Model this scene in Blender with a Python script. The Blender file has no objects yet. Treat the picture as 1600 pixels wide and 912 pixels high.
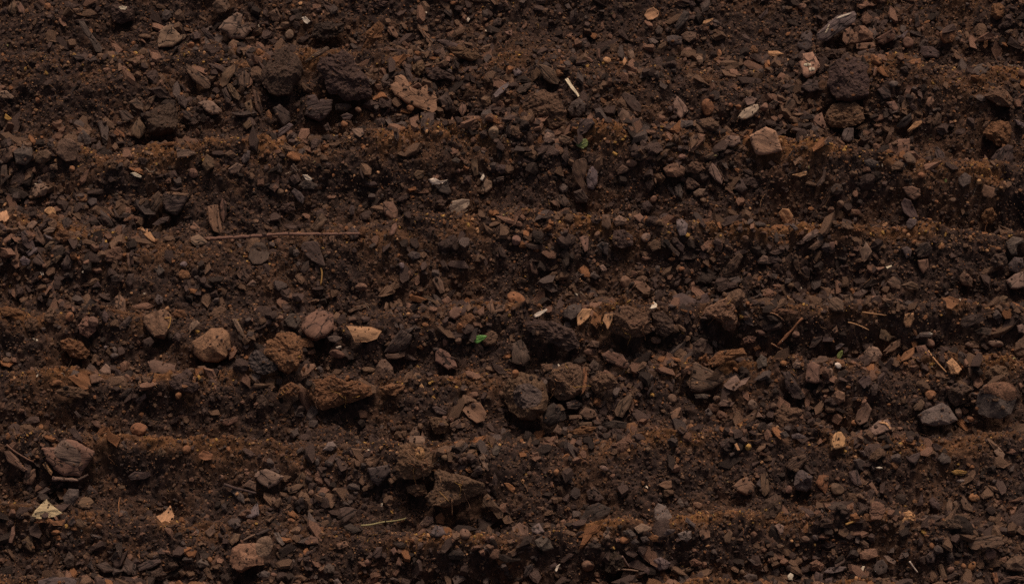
import bpy, math, random
import numpy as np
from mathutils import Matrix, Vector
from mathutils.bvhtree import BVHTree

SEED = 7
random.seed(SEED)
rng = np.random.default_rng(SEED)
scene = bpy.context.scene

# ------------------------------------------------------------------ camera, sky, sun, exposure
DIST = 5.0                       # metres from the lens to the middle of the bed
PITCH = math.radians(52)         # looking down
cam_pos = np.array([0.0, -DIST * math.cos(PITCH), DIST * math.sin(PITCH)])
cam_data = bpy.data.cameras.new('camera')
cam_data.sensor_width = 36.0
cam_data.lens = 36.0 * DIST / 1.6
cam_data.clip_start = 0.05
cam_data.clip_end = 500.0
cam = bpy.data.objects.new('camera', cam_data)
scene.collection.objects.link(cam)
cam.location = cam_pos
cam.rotation_euler = (math.pi / 2 - PITCH, 0, 0)
scene.camera = cam

SUN_EL = math.radians(62)
SUN_AZ = math.radians(14)        # clockwise from +Y (behind the bed, a little to the right)
world = bpy.data.worlds.new('World')
scene.world = world
world.use_nodes = True
wn = world.node_tree.nodes
bg = wn['Background']
sky = wn.new('ShaderNodeTexSky')
sky.sky_type = 'NISHITA'
sky.sun_disc = False
sky.sun_elevation = SUN_EL
sky.sun_rotation = SUN_AZ
sky.dust_density = 8.0
sky.ozone_density = 0.3
sky.air_density = 1.0
world.node_tree.links.new(sky.outputs[0], bg.inputs[0])
bg.inputs[1].default_value = 0.050
sun_data = bpy.data.lights.new('sun', 'SUN')
sun_data.energy = 1.5
sun_data.angle = math.radians(10)
sun_data.color = (1.0, 0.91, 0.81)
sun = bpy.data.objects.new('sun', sun_data)
scene.collection.objects.link(sun)
sd = Vector((math.sin(SUN_AZ) * math.cos(SUN_EL), math.cos(SUN_AZ) * math.cos(SUN_EL), math.sin(SUN_EL)))
sun.rotation_euler = sd.to_track_quat('Z', 'Y').to_euler()
scene.view_settings.view_transform = 'Standard'
scene.view_settings.look = 'None'
scene.view_settings.gamma = 1.0
scene.view_settings.use_curve_mapping = False
scene.view_settings.exposure = 0.08
scene.cycles.use_denoising = False
scene.cycles.max_bounces = 6
scene.cycles.diffuse_bounces = 3

# ------------------------------------------------------------------ numeric helpers
def hsh(ix, iy, seed):
    h = (ix.astype(np.int64) * 374761393 + iy.astype(np.int64) * 668265263 + seed * 974634721) & 0xFFFFFFFF
    h = ((h ^ (h >> 13)) * 1274126177) & 0xFFFFFFFF
    h = ((h ^ (h >> 16)) * 2246822519) & 0xFFFFFFFF
    return ((h ^ (h >> 15)) & 0xFFFFFF) / float(0xFFFFFF)

def vnoise(x, y, seed):
    xi, yi = np.floor(x), np.floor(y)
    fx, fy = x - xi, y - yi
    fx = fx * fx * (3 - 2 * fx); fy = fy * fy * (3 - 2 * fy)
    a, b = hsh(xi, yi, seed), hsh(xi + 1, yi, seed)
    c, d = hsh(xi, yi + 1, seed), hsh(xi + 1, yi + 1, seed)
    return (a + (b - a) * fx) * (1 - fy) + (c + (d - c) * fx) * fy - 0.5

def fbm(x, y, seed, octv=4, gain=0.5):
    s, amp, out = 1.0, 1.0, 0.0
    for k in range(octv):
        out = out + amp * vnoise(x * s + 17.3 * k, y * s - 9.1 * k, seed + k)
        s *= 2.03; amp *= gain
    return out

def worley(x, y, seed):
    xi, yi = np.floor(x), np.floor(y)
    best = np.full(x.shape, 9.0); ident = np.zeros(x.shape)
    for dx in (-1, 0, 1):
        for dy in (-1, 0, 1):
            cx, cy = xi + dx, yi + dy
            px = cx + 0.1 + 0.8 * hsh(cx, cy, seed); py = cy + 0.1 + 0.8 * hsh(cx, cy, seed + 51)
            d = (px - x) ** 2 + (py - y) ** 2
            m = d < best
            best = np.where(m, d, best); ident = np.where(m, hsh(cx, cy, seed + 99), ident)
    return np.sqrt(best), ident

def lin(c):
    c = np.asarray(c, float) / 255.0
    return np.where(c <= 0.04045, c / 12.92, ((c + 0.055) / 1.055) ** 2.4)

COL = dict(r=(113, 82, 66), b=(100, 75, 59), d=(74, 57, 50), k=(56, 44, 38), g=(106, 88, 82), s=(84, 69, 62),
           o=(126, 84, 57), t=(172, 126, 90), p=(208, 185, 160), n=(136, 99, 79), y=(168, 126, 70), q=(158, 134, 114), z=(150, 112, 90), m=(122, 95, 79), u=(126, 91, 70), x=(114, 79, 56),
           v=(100, 104, 56), V=(90, 128, 58), Y=(142, 126, 86), T=(188, 160, 124))
ALB = 1.15
WORD = dict(r='reddish-brown', b='brown', d='dark brown', k='blackish', g='grey', s='slate-grey', o='orange-brown', t='tan',
            p='pale cream', y='golden', m='pinkish-brown', u='tan-brown', x='orange-brown', q='weathered beige', n='pinkish-brown', z='pale tan', v='yellow-green', V='bright green', Y='pale straw', T='beige')

# rays through the photograph's 1600 x 912 pixels
SP, CP = math.sin(PITCH), math.cos(PITCH)
RX = np.array([1.0, 0, 0]); UY = np.array([0, SP, CP]); FW = np.array([0, CP, -SP])
def rays(px, py):
    u = (np.asarray(px, float) - 800) * 0.001 / DIST
    v = (456 - np.asarray(py, float)) * 0.001 / DIST
    d = FW[None] + u[:, None] * RX[None] + v[:, None] * UY[None]
    return d / np.linalg.norm(d, axis=1)[:, None]

# ------------------------------------------------------------------ the soil surface
RIDGE_LINES = [   # crest lines of the ridges as seen, with their relative height
 ([(0, -40), (400, -50), (800, -45), (1200, -40), (1600, -30)], .9),
 ([(0, 96), (150, 97), (350, 77), (500, 86), (700, 74), (900, 86), (1100, 96), (1300, 96), (1450, 114), (1600, 124)], .85),
 ([(0, 236), (200, 246), (400, 228), (650, 214), (850, 207), (1000, 210), (1150, 216), (1300, 245), (1450, 268), (1600, 283)], 1.0),
 ([(0, 343), (150, 361), (300, 371), (450, 371), (600, 357), (750, 345), (900, 346), (1050, 364), (1200, 368), (1400, 362), (1600, 370)], .8),
 ([(0, 484), (250, 485), (450, 492), (600, 494), (750, 481), (900, 485), (1100, 484), (1300, 485), (1450, 478), (1600, 475)], 1.0),
 ([(0, 596), (300, 594), (600, 592), (800, 584), (1000, 574), (1200, 565), (1400, 560), (1600, 568)], .62),
 ([(0, 700), (200, 696), (400, 700), (600, 698), (850, 688), (1000, 674), (1200, 680), (1400, 685), (1600, 676)], .85),
 ([(0, 800), (200, 806), (400, 820), (550, 838), (800, 841), (950, 834), (1150, 825), (1300, 812), (1450, 815), (1600, 825)], .82),
 ([(0, 915), (400, 925), (800, 930), (1200, 925), (1600, 922)], .8),
]
AMP = 0.062                       # ridge height, metres
ridge_x, ridge_h = [], []
KX = np.linspace(-1.3, 1.3, 261)
for pts, hh in RIDGE_LINES:
    p = np.array(pts, float)
    d = rays(p[:, 0], p[:, 1])
    t = (AMP * hh * 0.9 - cam_pos[2]) / d[:, 2]
    X = cam_pos[0] + d[:, 0] * t; Y = cam_pos[1] + d[:, 1] * t
    yy = np.interp(KX, X, Y)
    ker = np.exp(-np.linspace(-2, 2, 21) ** 2); ker /= ker.sum()
    yy = np.convolve(np.pad(yy, 10, 'edge'), ker, 'valid')
    ridge_x.append(yy); ridge_h.append(hh)
for s in range(4):                # the bed goes on beyond the frame on both sides
    ridge_x.insert(0, ridge_x[0] + 0.19); ridge_h.insert(0, .85)
    ridge_x.append(ridge_x[-1] - 0.17); ridge_h.append(.85)
ridge_x = np.array(ridge_x); ridge_h = np.array(ridge_h)

def axis(lo, hi, step, far, ratio):
    a = list(np.arange(lo, hi, step)); s = step; v = a[-1]
    while v < far:
        s *= ratio; v += s; a.append(v)
    s = step; v = a[0]; b = []
    while v > -far:
        s *= ratio; v -= s; b.append(v)
    return np.array(b[::-1] + a)
GX = axis(-1.22, 1.22, 0.0018, 40, 1.05)
GY = axis(-0.95, 1.08, 0.0018, 40, 1.05)

def macro(X, Y):
    """Ridge profile and crest mask (1 at a crest)."""
    wob = 0.012 * fbm(X * 9, Y * 4, 5, 3) + 0.016 * fbm(X * 2.7, Y * 3, 8, 2)
    Yw = Y + wob
    vary = np.clip(0.82 + 1.7 * fbm(X * 2.1, Y * 4, 61, 3), .28, 1.2)
    z = np.full(X.shape, 0.02); crest = np.zeros(X.shape)
    for k in range(len(ridge_x) - 1):
        a = np.interp(X, KX, ridge_x[k]); b = np.interp(X, KX, ridge_x[k + 1])
        m = (Yw <= a) & (Yw > b)
        ph = np.clip((a - Yw) / np.maximum(a - b, 1e-4), 0, 1)
        g = np.where(ph < 0.70, 0.5 * ph / 0.70, 0.5 + 0.5 * (ph - 0.70) / 0.30)
        f = 0.5 + 0.5 * np.cos(2 * np.pi * g)
        hgt = np.where(ph < 0.7, ridge_h[k], ridge_h[k + 1])
        z = np.where(m, AMP * hgt * f * vary, z)
        crest = np.where(m, vary * np.exp(-(np.minimum(ph, 1 - ph) / 0.15) ** 2), crest)
    far = np.clip((np.maximum(np.abs(X) - 1.3, np.abs(Y) - 1.15)) / 0.5, 0, 1)
    z = z * (1 - far) + 0.02 * far
    return z, crest * (1 - far)

XX, YY = np.meshgrid(GX, GY)
Zm, CREST = macro(XX, YY)
near = np.clip(1.2 - np.maximum(np.abs(XX) - 1.22, np.abs(YY) - 1.05) / 0.25, 0, 1)
Zm = Zm + near * (0.022 * fbm(XX * 14, YY * 14, 11, 3) + 0.012 * fbm(XX * 45, YY * 45, 21, 3))
HEAPS = [(500, 120, 170, 50, .022), (860, 160, 100, 50, .026), (1330, 150, 120, 60, .022), (1540, 200, 80, 60, .02), (430, 540, 110, 45, .026),
         (850, 520, 110, 42, .022), (980, 500, 80, 40, .022), (1130, 490, 70, 40, .022), (650, 730, 90, 50, .024), (1500, 620, 120, 50, .016), (60, 370, 80, 50, .014), (1340, 640, 130, 26, -.016)]
for hx, hy, hrx, hry, hh in HEAPS:                            # clods have been thrown up into low heaps
    x0 = (hx - 800) * .001; y0 = ((456 - hy) * .001 - .04 * CP) / SP
    Zm += hh * np.exp(-((XX - x0) / (hrx * .001)) ** 2 - ((YY - y0) / (hry * .00125)) ** 2) * (0.75 + 1.2 * fbm(XX * 30, YY * 30, 91, 2))
w1, i1 = worley(XX * 62, YY * 62, 3)
w2, i2 = worley(XX * 125 + 7, YY * 125, 13)
w3, i3 = worley(XX * 240 + 3, YY * 240, 23)
lump = np.clip(fbm(XX * 20, YY * 20, 77, 2) * 2 + 0.55, 0.1, 1)
Z = Zm + near * (0.0060 * lump * (i1 > .35) * np.sqrt(np.clip(1 - (w1 / 0.62) ** 2, 0, 1))
                 + 0.0034 * np.sqrt(np.clip(1 - (w2 / 0.65) ** 2, 0, 1)) * (0.35 + i2)
                 + 0.0016 * np.sqrt(np.clip(1 - (w3 / 0.65) ** 2, 0, 1)) + 0.0022 * fbm(XX * 260, YY * 260, 31, 2))
def bil(F, x, y):
    ix = np.clip(np.searchsorted(GX, x) - 1, 0, len(GX) - 2); iy = np.clip(np.searchsorted(GY, y) - 1, 0, len(GY) - 2)
    fx = (x - GX[ix]) / (GX[ix + 1] - GX[ix]); fy = (y - GY[iy]) / (GY[iy + 1] - GY[iy])
    return (F[iy, ix] * (1 - fx) + F[iy, ix + 1] * fx) * (1 - fy) + (F[iy + 1, ix] * (1 - fx) + F[iy + 1, ix + 1] * fx) * fy

def blur(A, k):
    o = A.copy()
    for ax in (0, 1):
        c = np.cumsum(np.pad(o, [(k + 1, k) if a == ax else (0, 0) for a in (0, 1)], 'edge'), axis=ax)
        o = (np.take(c, np.arange(2 * k + 1, c.shape[ax]), ax) - np.take(c, np.arange(0, c.shape[ax] - 2 * k - 1), ax)) / (2 * k + 1)
    return o
def grow(A, k):
    o = A.copy()
    for ax in (0, 1):
        b = o.copy()
        for s in range(1, k + 1): b = np.maximum(b, np.maximum(np.roll(o, s, ax), np.roll(o, -s, ax)))
        o = b
    return o
Zh = 0.5 * blur(grow(Z, 2), 2) + 0.5 * blur(Z, 3) + 0.001
LARGE = None
def terrain_hit(px, py):
    d = rays(px, py)
    t0 = (0.11 - cam_pos[2]) / d[:, 2]; t1 = (-0.05 - cam_pos[2]) / d[:, 2]
    n = 420
    out = t1.copy(); done = np.zeros(len(d), bool)
    for k in range(n):
        t = t0 + (t1 - t0) * k / (n - 1)
        P = cam_pos[None] + d * t[:, None]
        below = (P[:, 2] <= bil(Zh, P[:, 0], P[:, 1])) & ~done
        out[below] = t[below]; done |= below
    if LARGE is not None:                                    # small things come to rest on the larger ones
        for i in range(len(d)):
            h = LARGE.ray_cast(Vector(cam_pos), Vector(d[i]))
            if h[0] is not None: out[i] = min(out[i], h[3])
    return d, out

DATA = r'''@0 0
B m 985,250 1000,190 1060,142 1090,180 1125,215 1115,245 1170,215 1150,245 1080,290 990,300 ; notched triangular chip | broad pinkish-grey triangular bark chip with a notch in its right side
B m 1365,180 1400,130 1480,75 1515,95 1510,160 1560,140 1575,190 1520,245 1440,245 1410,205 1385,195 ; split purplish chunk | purplish-brown chunk split by a deep notch near the top edge
B s 490,130 525,135 580,220 640,300 635,325 600,325 560,250 515,190
C d 700,35 750,30 840,50 830,130 760,150 705,130
F p 742,45 765,38 795,45 785,62 750,60
P o 278,30 295,15 318,25 320,50 300,65 282,55
B b 1160,395 1230,440 1320,510 1310,550 1280,555 1210,510 1170,450
B m 1235,645 1290,622 1330,635 1390,690 1370,710 1320,715 1280,690 1260,660
B b 1400,430 1470,400 1465,450 1420,520 1390,540 1368,525
B b 1415,525 1440,520 1480,570 1505,605 1490,625 1460,610 1430,570
B d 1385,560 1410,545 1445,620 1430,640 1410,635
B b 1485,470 1530,440 1565,470 1560,530 1530,555 1490,530
C x 1480,420 1540,378 1560,420 1530,440
C d 895,720 960,680 1000,650 1060,640 1110,690 1105,780 1070,840 1000,860 940,830 ; squat dark clod | squat dark brown soil clod with a flat pitted top among bark chips
B b 820,800 865,730 915,800 915,830 870,865 825,840
B o 710,830 730,795 780,840 780,860 720,850
B b 640,740 660,730 715,775 715,800 690,805 650,780
B d 740,690 790,690 840,735 800,760 765,755
B b 905,660 930,610 975,590 960,630 930,680 910,690
B b 805,640 850,610 895,650 895,695 850,680
S b 365,890 390,870 440,868 480,900 490,960 470,1000 410,1010 350,960
S s 480,860 520,810 560,850 570,900 520,915 485,900
B m 0,570 40,565 90,605 80,620 0,612
B b 1520,650 1570,620 1580,680 1570,720 1550,710
F y 25,740 35,710 60,730 80,745 50,755
P o 218,620 230,605 250,620 245,645 225,645
S d 1180,220 1225,195 1255,215 1250,245 1215,255
B d 1255,185 1275,168 1340,235 1360,265 1320,265 1280,225
P o 1170,285 1190,260 1218,270 1210,300 1180,300
P s 1195,305 1225,290 1250,310 1225,325
S b 1325,30 1360,-10 1420,-5 1440,40 1410,80 1360,85
S s 1010,90 1030,60 1085,75 1080,105 1040,135 1015,125
S b 1090,85 1120,55 1150,85 1160,130 1120,135 1095,115
B r 95,10 130,15 155,60 150,85 120,80
B b 45,50 90,-5 120,40 100,90 60,80
B d 450,345 520,340 530,365 480,375
B d 540,370 590,345 610,380 570,385
S d 1105,600 1140,585 1175,630 1160,680 1115,650
B d 1120,700 1160,690 1215,720 1240,770 1190,760 1140,730
B b 1515,780 1560,740 1570,780 1540,810
P o 1565,815 1585,795 1590,840 1570,850
@1 0
B r -20,560 5,565 25,620 45,690 30,710 0,680
C d 20,490 60,400 110,320 200,285 265,370 290,430 275,490 225,560 180,600 130,610 80,580 50,545 ; orange-edged dark clod | large dark soil clod with an orange right edge, the left one of twin clods
C d 390,430 400,360 500,330 545,315 610,360 660,430 700,510 735,560 720,600 640,630 560,625 470,590 430,520 ; largest dark clod | largest dark soil clod, leaning down to the right, the right one of twin clods
B n 835,530 870,510 865,480 905,465 930,480 950,525 970,545 1010,560 1040,545 1080,520 1110,545 1130,600 1125,680 1100,695 1060,680 1000,660 930,630 870,590 845,560 ; notched kidney-shaped chunk | large smooth pinkish-brown kidney-shaped chunk with a deep notch in its top
B m 300,385 370,330 440,290 460,305 410,345 330,385 310,395
C x 645,340 665,295 690,250 680,200 720,175 770,130 800,165 795,230 760,240 730,280 700,335 670,365 ; upright orange lump | upright orange-brown crumbly soil lump with a narrow waist
B r 820,170 860,165 890,220 880,240 840,220
B r 1020,185 1045,185 1080,230 1105,260 1095,280 1065,260
B d 320,600 370,590 400,640 400,620 480,620 470,690 430,740 400,760 305,720
B d 110,680 150,650 215,700 220,760 170,790 150,760 130,730
B g 105,850 130,820 210,768 235,780 200,820 130,870
P o 525,775 545,750 580,775 560,800 535,795
L m 595,810 630,800 665,800 675,840 650,860 620,840
C b 975,410 1010,385 1050,390 1055,430 1020,475 985,450
B d 930,420 960,430 980,480 975,525 945,510 935,470
C d 1060,430 1130,415 1180,445 1240,480 1235,510 1180,490 1130,500 1080,490
B d 1140,620 1200,575 1230,640 1230,690 1180,700
B r 1265,690 1290,640 1320,650 1315,690 1290,730
S b 1405,620 1430,598 1470,610 1465,650 1440,670 1410,650
S s 1405,720 1420,685 1465,685 1480,715 1450,755 1415,745
P m 1450,810 1485,785 1518,800 1515,860 1490,880 1455,850
F g 1480,590 1520,550 1580,505 1585,525 1540,585 1500,605
F p 285,110 310,105 340,135 320,152 300,140
P b 150,150 180,135 220,145 215,170 180,185 155,185
P m 175,215 210,178 235,200 235,235 195,250
B b 80,80 130,50 160,110 140,140 100,130
P p 1055,75 1070,75 1068,90
F p 1315,125 1325,108 1338,120 1325,140
B d 1110,250 1180,245 1290,280 1290,300 1240,305 1200,290
C b 1190,300 1280,290 1400,330 1420,360 1350,380 1260,360
B d 750,745 800,735 805,770 785,805 765,790
B d 860,810 880,800 895,850 885,885 865,870
P o 895,800 920,790 940,800 920,820 900,818
P d 1065,320 1085,290 1100,320 1085,345
S b 1140,340 1165,295 1185,335 1180,375 1150,370
P b 1115,380 1135,365 1150,390 1130,410
B d 495,650 580,640 600,670 560,695 500,685
B d 1030,700 1110,700 1115,760 1070,830 1030,800
P o 940,665 960,655 990,670 980,695 945,690
B o 60,700 80,685 100,720 95,745 70,730
P r 610,680 640,665 665,690 645,710
B d 530,720 570,705 605,720 590,745 545,740
C d 700,20 760,0 830,10 800,40 740,50
C k 370,150 450,140 550,150 540,200 450,260 390,250 340,230
B d 420,790 450,765 470,810 440,815
P b 540,840 560,820 580,840 565,865
P o 1205,20 1235,5 1265,20 1235,38
B r 1540,40 1560,-5 1580,40
S d 1480,140 1510,110 1540,120 1530,160 1490,165
B r 1555,195 1600,190 1600,225 1565,215
S d 1390,830 1440,805 1450,850 1410,870
@2 0
L t 825,100 845,65 885,48 915,70 920,100 880,125 850,130 ; golden curled leaf | golden-tan curled leaf scrap, pale and folded
B s 1015,170 1040,120 1075,65 1110,80 1095,125 1050,175 1030,190
B b 165,400 210,405 270,440 300,500 290,525 240,520 200,490 180,450 ; ribbed leaf-shaped chip | brown leaf-shaped bark chip with long ribs and a pointed top
F p 330,495 350,487 375,530 425,598 415,606 365,550 ; split pale splinter | thin split cream-white wood splinter pointing down to the right
B m 1020,590 1040,605 1095,670 1100,700 1055,745 1010,705 1008,650 ; upright diamond flake | smooth purplish diamond-shaped flake standing on its point
P o 1180,640 1210,615 1240,625 1268,665 1250,710 1215,730 1190,700
F q 1405,740 1440,690 1500,655 1540,650 1545,680 1500,730 1450,750 ; pale curled shell | pale weathered curled wood shell with a whitish lower edge
F m 1450,620 1490,600 1530,620 1510,650 1470,660
G v 395,905 415,885 440,870 470,865 478,905 455,930 420,925 ; torn green leaf scrap | torn yellow-green leaf scrap half buried in dark soil
P t 568,365 590,355 618,365 618,390 590,398 570,385
F t 690,385 705,355 718,385 700,415
B m 722,315 755,305 768,360 745,375 730,350
B r 525,310 545,300 550,365 530,365
C b 70,640 120,590 200,560 290,590 320,640 340,700 330,770 280,800 230,800 180,760 90,720 ; knobbly middle clod | knobbly brown soil clod made of stuck crumbs, under a split pale splinter
S s 345,690 370,640 420,610 460,650 455,700 420,735 370,730
B d 405,810 430,740 500,740 520,770 470,820 410,850
S m 195,860 220,825 265,840 270,880 230,895 200,885
B b 655,790 665,720 690,675 730,700 742,760 735,810 690,810
L d 685,600 700,575 760,600 810,660 805,705 770,700 720,650
B b 1055,220 1090,195 1150,200 1150,240 1110,270 1065,245
S s 965,230 1010,222 1065,235 1060,275 1000,285 970,265
S d 895,190 915,158 945,180 935,215 905,215
B b 905,310 920,280 960,258 965,280 930,310
P r 1060,320 1090,290 1130,305 1130,340 1090,350 1065,340
P o 1280,330 1290,305 1312,320 1308,350 1285,350
S m 1150,365 1170,345 1195,365 1190,395 1170,410
B b 775,775 800,765 850,800 845,825 810,825
S g 5,440 35,428 65,455 45,475 15,475
B d 30,560 60,530 120,515 130,535 80,575 45,580
B d 360,80 400,50 415,100 390,150 360,150
B b 690,20 750,15 765,40 730,48 695,42
B d 1540,105 1600,50 1600,85 1560,120
S d 1095,10 1130,-5 1150,30 1120,50
B s 1020,770 1060,748 1130,755 1135,780 1080,795 1035,790
B b 290,860 310,840 365,860 365,890 330,905 295,890
S m 1325,880 1350,850 1420,850 1430,890 1380,920 1330,905
F t 1190,150 1200,130 1255,115 1255,125 1215,148
P r 1545,680 1570,645 1600,640 1600,690 1570,700
P b 1450,570 1475,560 1500,580 1490,610 1455,600
P o 1395,670 1410,650 1435,660 1430,685 1405,690
P o 1350,650 1365,640 1385,655 1375,675 1355,670
P d 970,680 985,660 1005,675 1000,705 980,705
P b 1470,455 1495,435 1515,455 1500,480 1475,475
B z 1480,850 1585,790 1650,820 1690,940 1660,955 1530,975 1500,910 ; pinkish square slab | smooth pinkish-brown square slab with fine cracks on a ridge crest
@3 0
B g 300,215 360,160 430,100 540,70 555,90 540,140 480,180 420,220 370,255 310,250 ; weathered grey log | weathered grey wood log with a pale split streak, leaning up to the right
>pale_streak p 355,205 375,160 388,148 380,185 362,215
>pale_streak p 420,115 480,90 530,78 500,98 440,122
S s 180,285 210,220 255,180 275,220 270,300 235,315 200,305
B r 465,250 475,190 520,165 540,210 510,270 490,285
S r 535,220 560,170 605,165 660,210 660,245 600,260 540,275 510,270
B r 675,240 720,215 780,180 800,210 795,245 720,280 690,265
B r 550,275 600,268 655,266 675,290 600,312 555,305
B d 560,325 620,310 665,300 670,325 600,345 565,350
P r 840,250 870,225 910,250 915,285 870,305 845,285
S g 805,235 840,215 860,190 875,195 850,240
B z 190,385 215,380 215,340 280,325 300,360 325,410 290,460 245,485 220,470 205,420 ; white-patched square flake | pale tan square flake with white crusty patches, standing upright
>white_crust p 215,400 262,392 275,412 232,420
>white_crust p 250,425 285,418 300,440 262,452
C d 370,450 430,370 540,370 620,420 640,480 640,560 600,610 520,640 430,620 370,540 ; dark domed clod | large dark brown domed soil clod below a row of reddish chunks
C b 360,700 420,650 540,640 600,670 605,745 580,770 480,800 400,790 360,750 ; fibrous brown block | wide fibrous brown block of soil with an orange right end
B r 278,740 335,700 360,780 350,800 290,790
B b 90,690 135,610 170,630 165,690 120,710
F t 0,320 60,318 100,340 40,355 0,350
P o 635,350 660,335 700,370 715,395 685,410 650,395
P g 755,525 770,503 810,510 820,525 790,545 765,540
F o 875,385 910,370 955,365 960,395 930,405 895,400
S o 1070,210 1100,175 1165,165 1170,220 1155,260 1110,270 1080,240
C x 1395,80 1405,25 1450,20 1475,50 1465,110 1430,130 1400,105 ; orange cup-shaped lump | bright orange-brown cup-shaped lump on the top ridge
B d 940,340 960,290 1030,290 1080,330 1060,360 980,360
B s 1270,460 1300,410 1340,395 1380,425 1360,455 1310,475
C b 1345,600 1400,560 1450,530 1500,580 1525,620 1510,670 1440,660 1380,620 ; fibrous triangular clod | brown triangular fibrous soil clod with a peaked top
C x 1340,830 1400,760 1500,760 1525,830 1500,890 1430,910 1380,870
B s 800,790 830,750 895,705 900,750 860,795 820,800
B t 870,815 920,760 960,755 965,770 920,805 880,825
B b 1030,770 1060,700 1085,720 1080,770 1040,785
B r 985,650 1000,610 1035,600 1040,635 1010,670
B r 840,620 870,530 895,540 885,590 860,620
B b 870,630 900,575 920,590 920,620 890,650
B d 685,560 730,540 765,570 770,610 720,620
B r 740,640 790,630 820,680 800,700 760,670
B s 460,850 480,800 535,800 535,875 500,890 470,880
B b 345,890 380,850 405,870 390,905 360,905
P b 135,820 160,795 200,800 205,825 170,840
B b 730,890 770,790 790,800 780,850 750,900
B m 0,650 40,625 70,640 40,680 0,690
S g 1540,745 1600,770 1600,795 1560,780
B r 1160,345 1175,310 1220,370 1180,370
B o 1345,290 1360,215 1375,225 1370,290 1355,305
S d 1480,200 1510,185 1530,210 1500,225
S b 1340,790 1360,760 1385,760 1375,805 1350,810
C d 320,340 400,310 480,305 490,345 430,365 350,365
P r 180,45 200,20 240,25 240,50 210,68
B d 200,545 250,490 310,500 320,560 260,580
B d 915,85 940,85 950,160 920,170
B r 755,900 820,868 890,865 885,950 800,985 760,960
@0 1
B b 0,20 70,10 80,70 40,105 0,110
B d 0,120 40,115 45,180 65,190 0,245
S s 85,30 140,0 200,10 210,70 160,120 100,110
S b 215,75 240,35 290,25 320,50 310,90 260,115 220,100
B d 1010,300 1030,285 1180,300 1160,340 1130,400 1100,435 1040,410 1010,360 ; dark smooth plate | dark smooth plate with a straight reddish lit top edge
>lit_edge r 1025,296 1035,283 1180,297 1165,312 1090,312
B b 890,420 930,330 990,280 1020,330 980,410 930,465
B r 1295,375 1360,365 1390,530 1370,545 1335,530 1310,480
B r 1375,370 1390,325 1415,350 1415,430 1395,480 1378,440
B r 1175,490 1210,470 1265,520 1235,530 1190,525
B m 1190,570 1240,550 1300,600 1280,615 1220,620 1195,600
T r 2.9 1280,578 1400,572 1600,560 1800,549 1950,549 2100,548 2250,546 ; long reddish twig | long thin straight reddish twig lying level along a ridge crest
F p 815,170 845,165 885,190 880,200 840,190
S m 195,290 220,240 280,232 310,270 280,310 220,325
B s 540,350 560,320 605,330 605,360 570,378
P t 275,410 310,375 350,390 355,435 325,440 300,425
F t 0,410 40,400 60,440 40,475 0,465
B m 165,510 180,480 215,465 235,480 200,520
B b 190,560 230,500 270,560 290,600 270,620 230,590
B m 265,530 310,505 350,515 330,540 290,545
B g 270,548 330,572 325,587 290,572
C x 345,560 380,515 430,530 430,580 390,605 355,590
B d 130,540 155,525 215,600 220,625 180,640 140,610
B b 275,630 310,595 340,595 325,630 290,650
B d 310,660 350,620 395,620 380,660 340,685
B g 165,665 205,630 235,635 230,665 180,690
B g 120,715 145,685 190,715 180,745 140,750
B d 200,715 240,670 285,740 250,750 215,735
B r 80,690 100,630 120,690 110,720 90,715
B b 320,715 370,680 390,690 350,735
B d 380,740 420,680 455,720 450,770 400,775
P o 435,680 455,655 480,675 475,705 450,715
L t 870,510 890,500 910,540 920,510 945,545 970,580 1000,600 970,610 910,570 ; forked tan chip | forked tan leaf chip with two prongs pointing up
B d 610,630 650,590 680,610 680,640 650,670
B r 790,670 830,660 835,740 800,755
B s 960,770 1000,740 1030,780 990,810
P g 1120,735 1150,715 1175,735 1160,755 1130,755
B d 690,820 730,800 770,820 765,850 700,850
B d 800,800 840,795 835,850 810,880 780,850
B d 570,885 610,840 635,880
P o 78,800 100,787 115,803 95,818
P o 220,820 260,800 265,830 225,835
F p 250,790 268,785 275,805 260,810
F p 510,790 525,768 533,770 520,795
S b 1260,120 1290,50 1335,80 1340,130 1290,165
P r 1170,170 1190,135 1235,150 1240,195 1200,205
B m 1425,145 1480,105 1520,120 1490,170 1440,175
S s 1505,80 1540,25 1565,30 1560,85 1520,115
B m 1100,20 1180,20 1230,45 1170,70 1110,75
B b 1400,50 1440,25 1485,60 1450,80
C b 640,105 700,80 740,105 720,145 660,140
P o 430,150 440,120 470,130 465,160 440,165
S b 310,120 355,108 360,150 320,150
B b 1480,800 1520,765 1565,820 1540,850 1495,825
B m 1540,870 1580,835 1600,850 1600,880
B d 710,390 770,430 760,455 720,445
B d 390,460 430,445 455,475 430,510 400,510
B d 950,490 1000,450 1060,440 1050,470 990,495
@1 1
L q 1205,385 1225,345 1290,330 1335,335 1335,365 1300,410 1250,430 1215,415 ; oval grey husk | oval grey-brown seed husk with fine stripes and a pale rim
>pale_rim p 1215,425 1255,432 1300,418 1325,395 1320,405 1290,432 1240,440
F p 1075,210 1115,200 1160,225 1200,215 1150,245 1100,245
B s 1110,245 1150,250 1195,220 1220,290 1200,305 1150,290
F p 290,180 320,180 350,205 345,220 310,212
S s 265,245 300,215 350,225 390,245 360,270 300,270
B s 220,285 240,265 280,290 310,330 290,360 260,340
B b 335,510 370,470 400,410 445,460 420,490 400,510 380,535 345,530
B r 795,350 860,345 885,400 885,455 850,460 810,430 800,400
B r 830,550 850,495 875,475 880,510 865,550 840,560
L d 275,620 310,600 385,590 400,640 430,730 440,755 400,745 340,710 300,670 ; fan-shaped dark leaf | dark grey-brown fan-shaped leaf tapering to a point below a twig
L d -40,640 0,600 50,600 85,660 75,710 30,740 -20,740 -50,700
B d 275,780 300,730 330,715 330,760 300,800
W y 1.6 408,762 412,810 403,870
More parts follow.
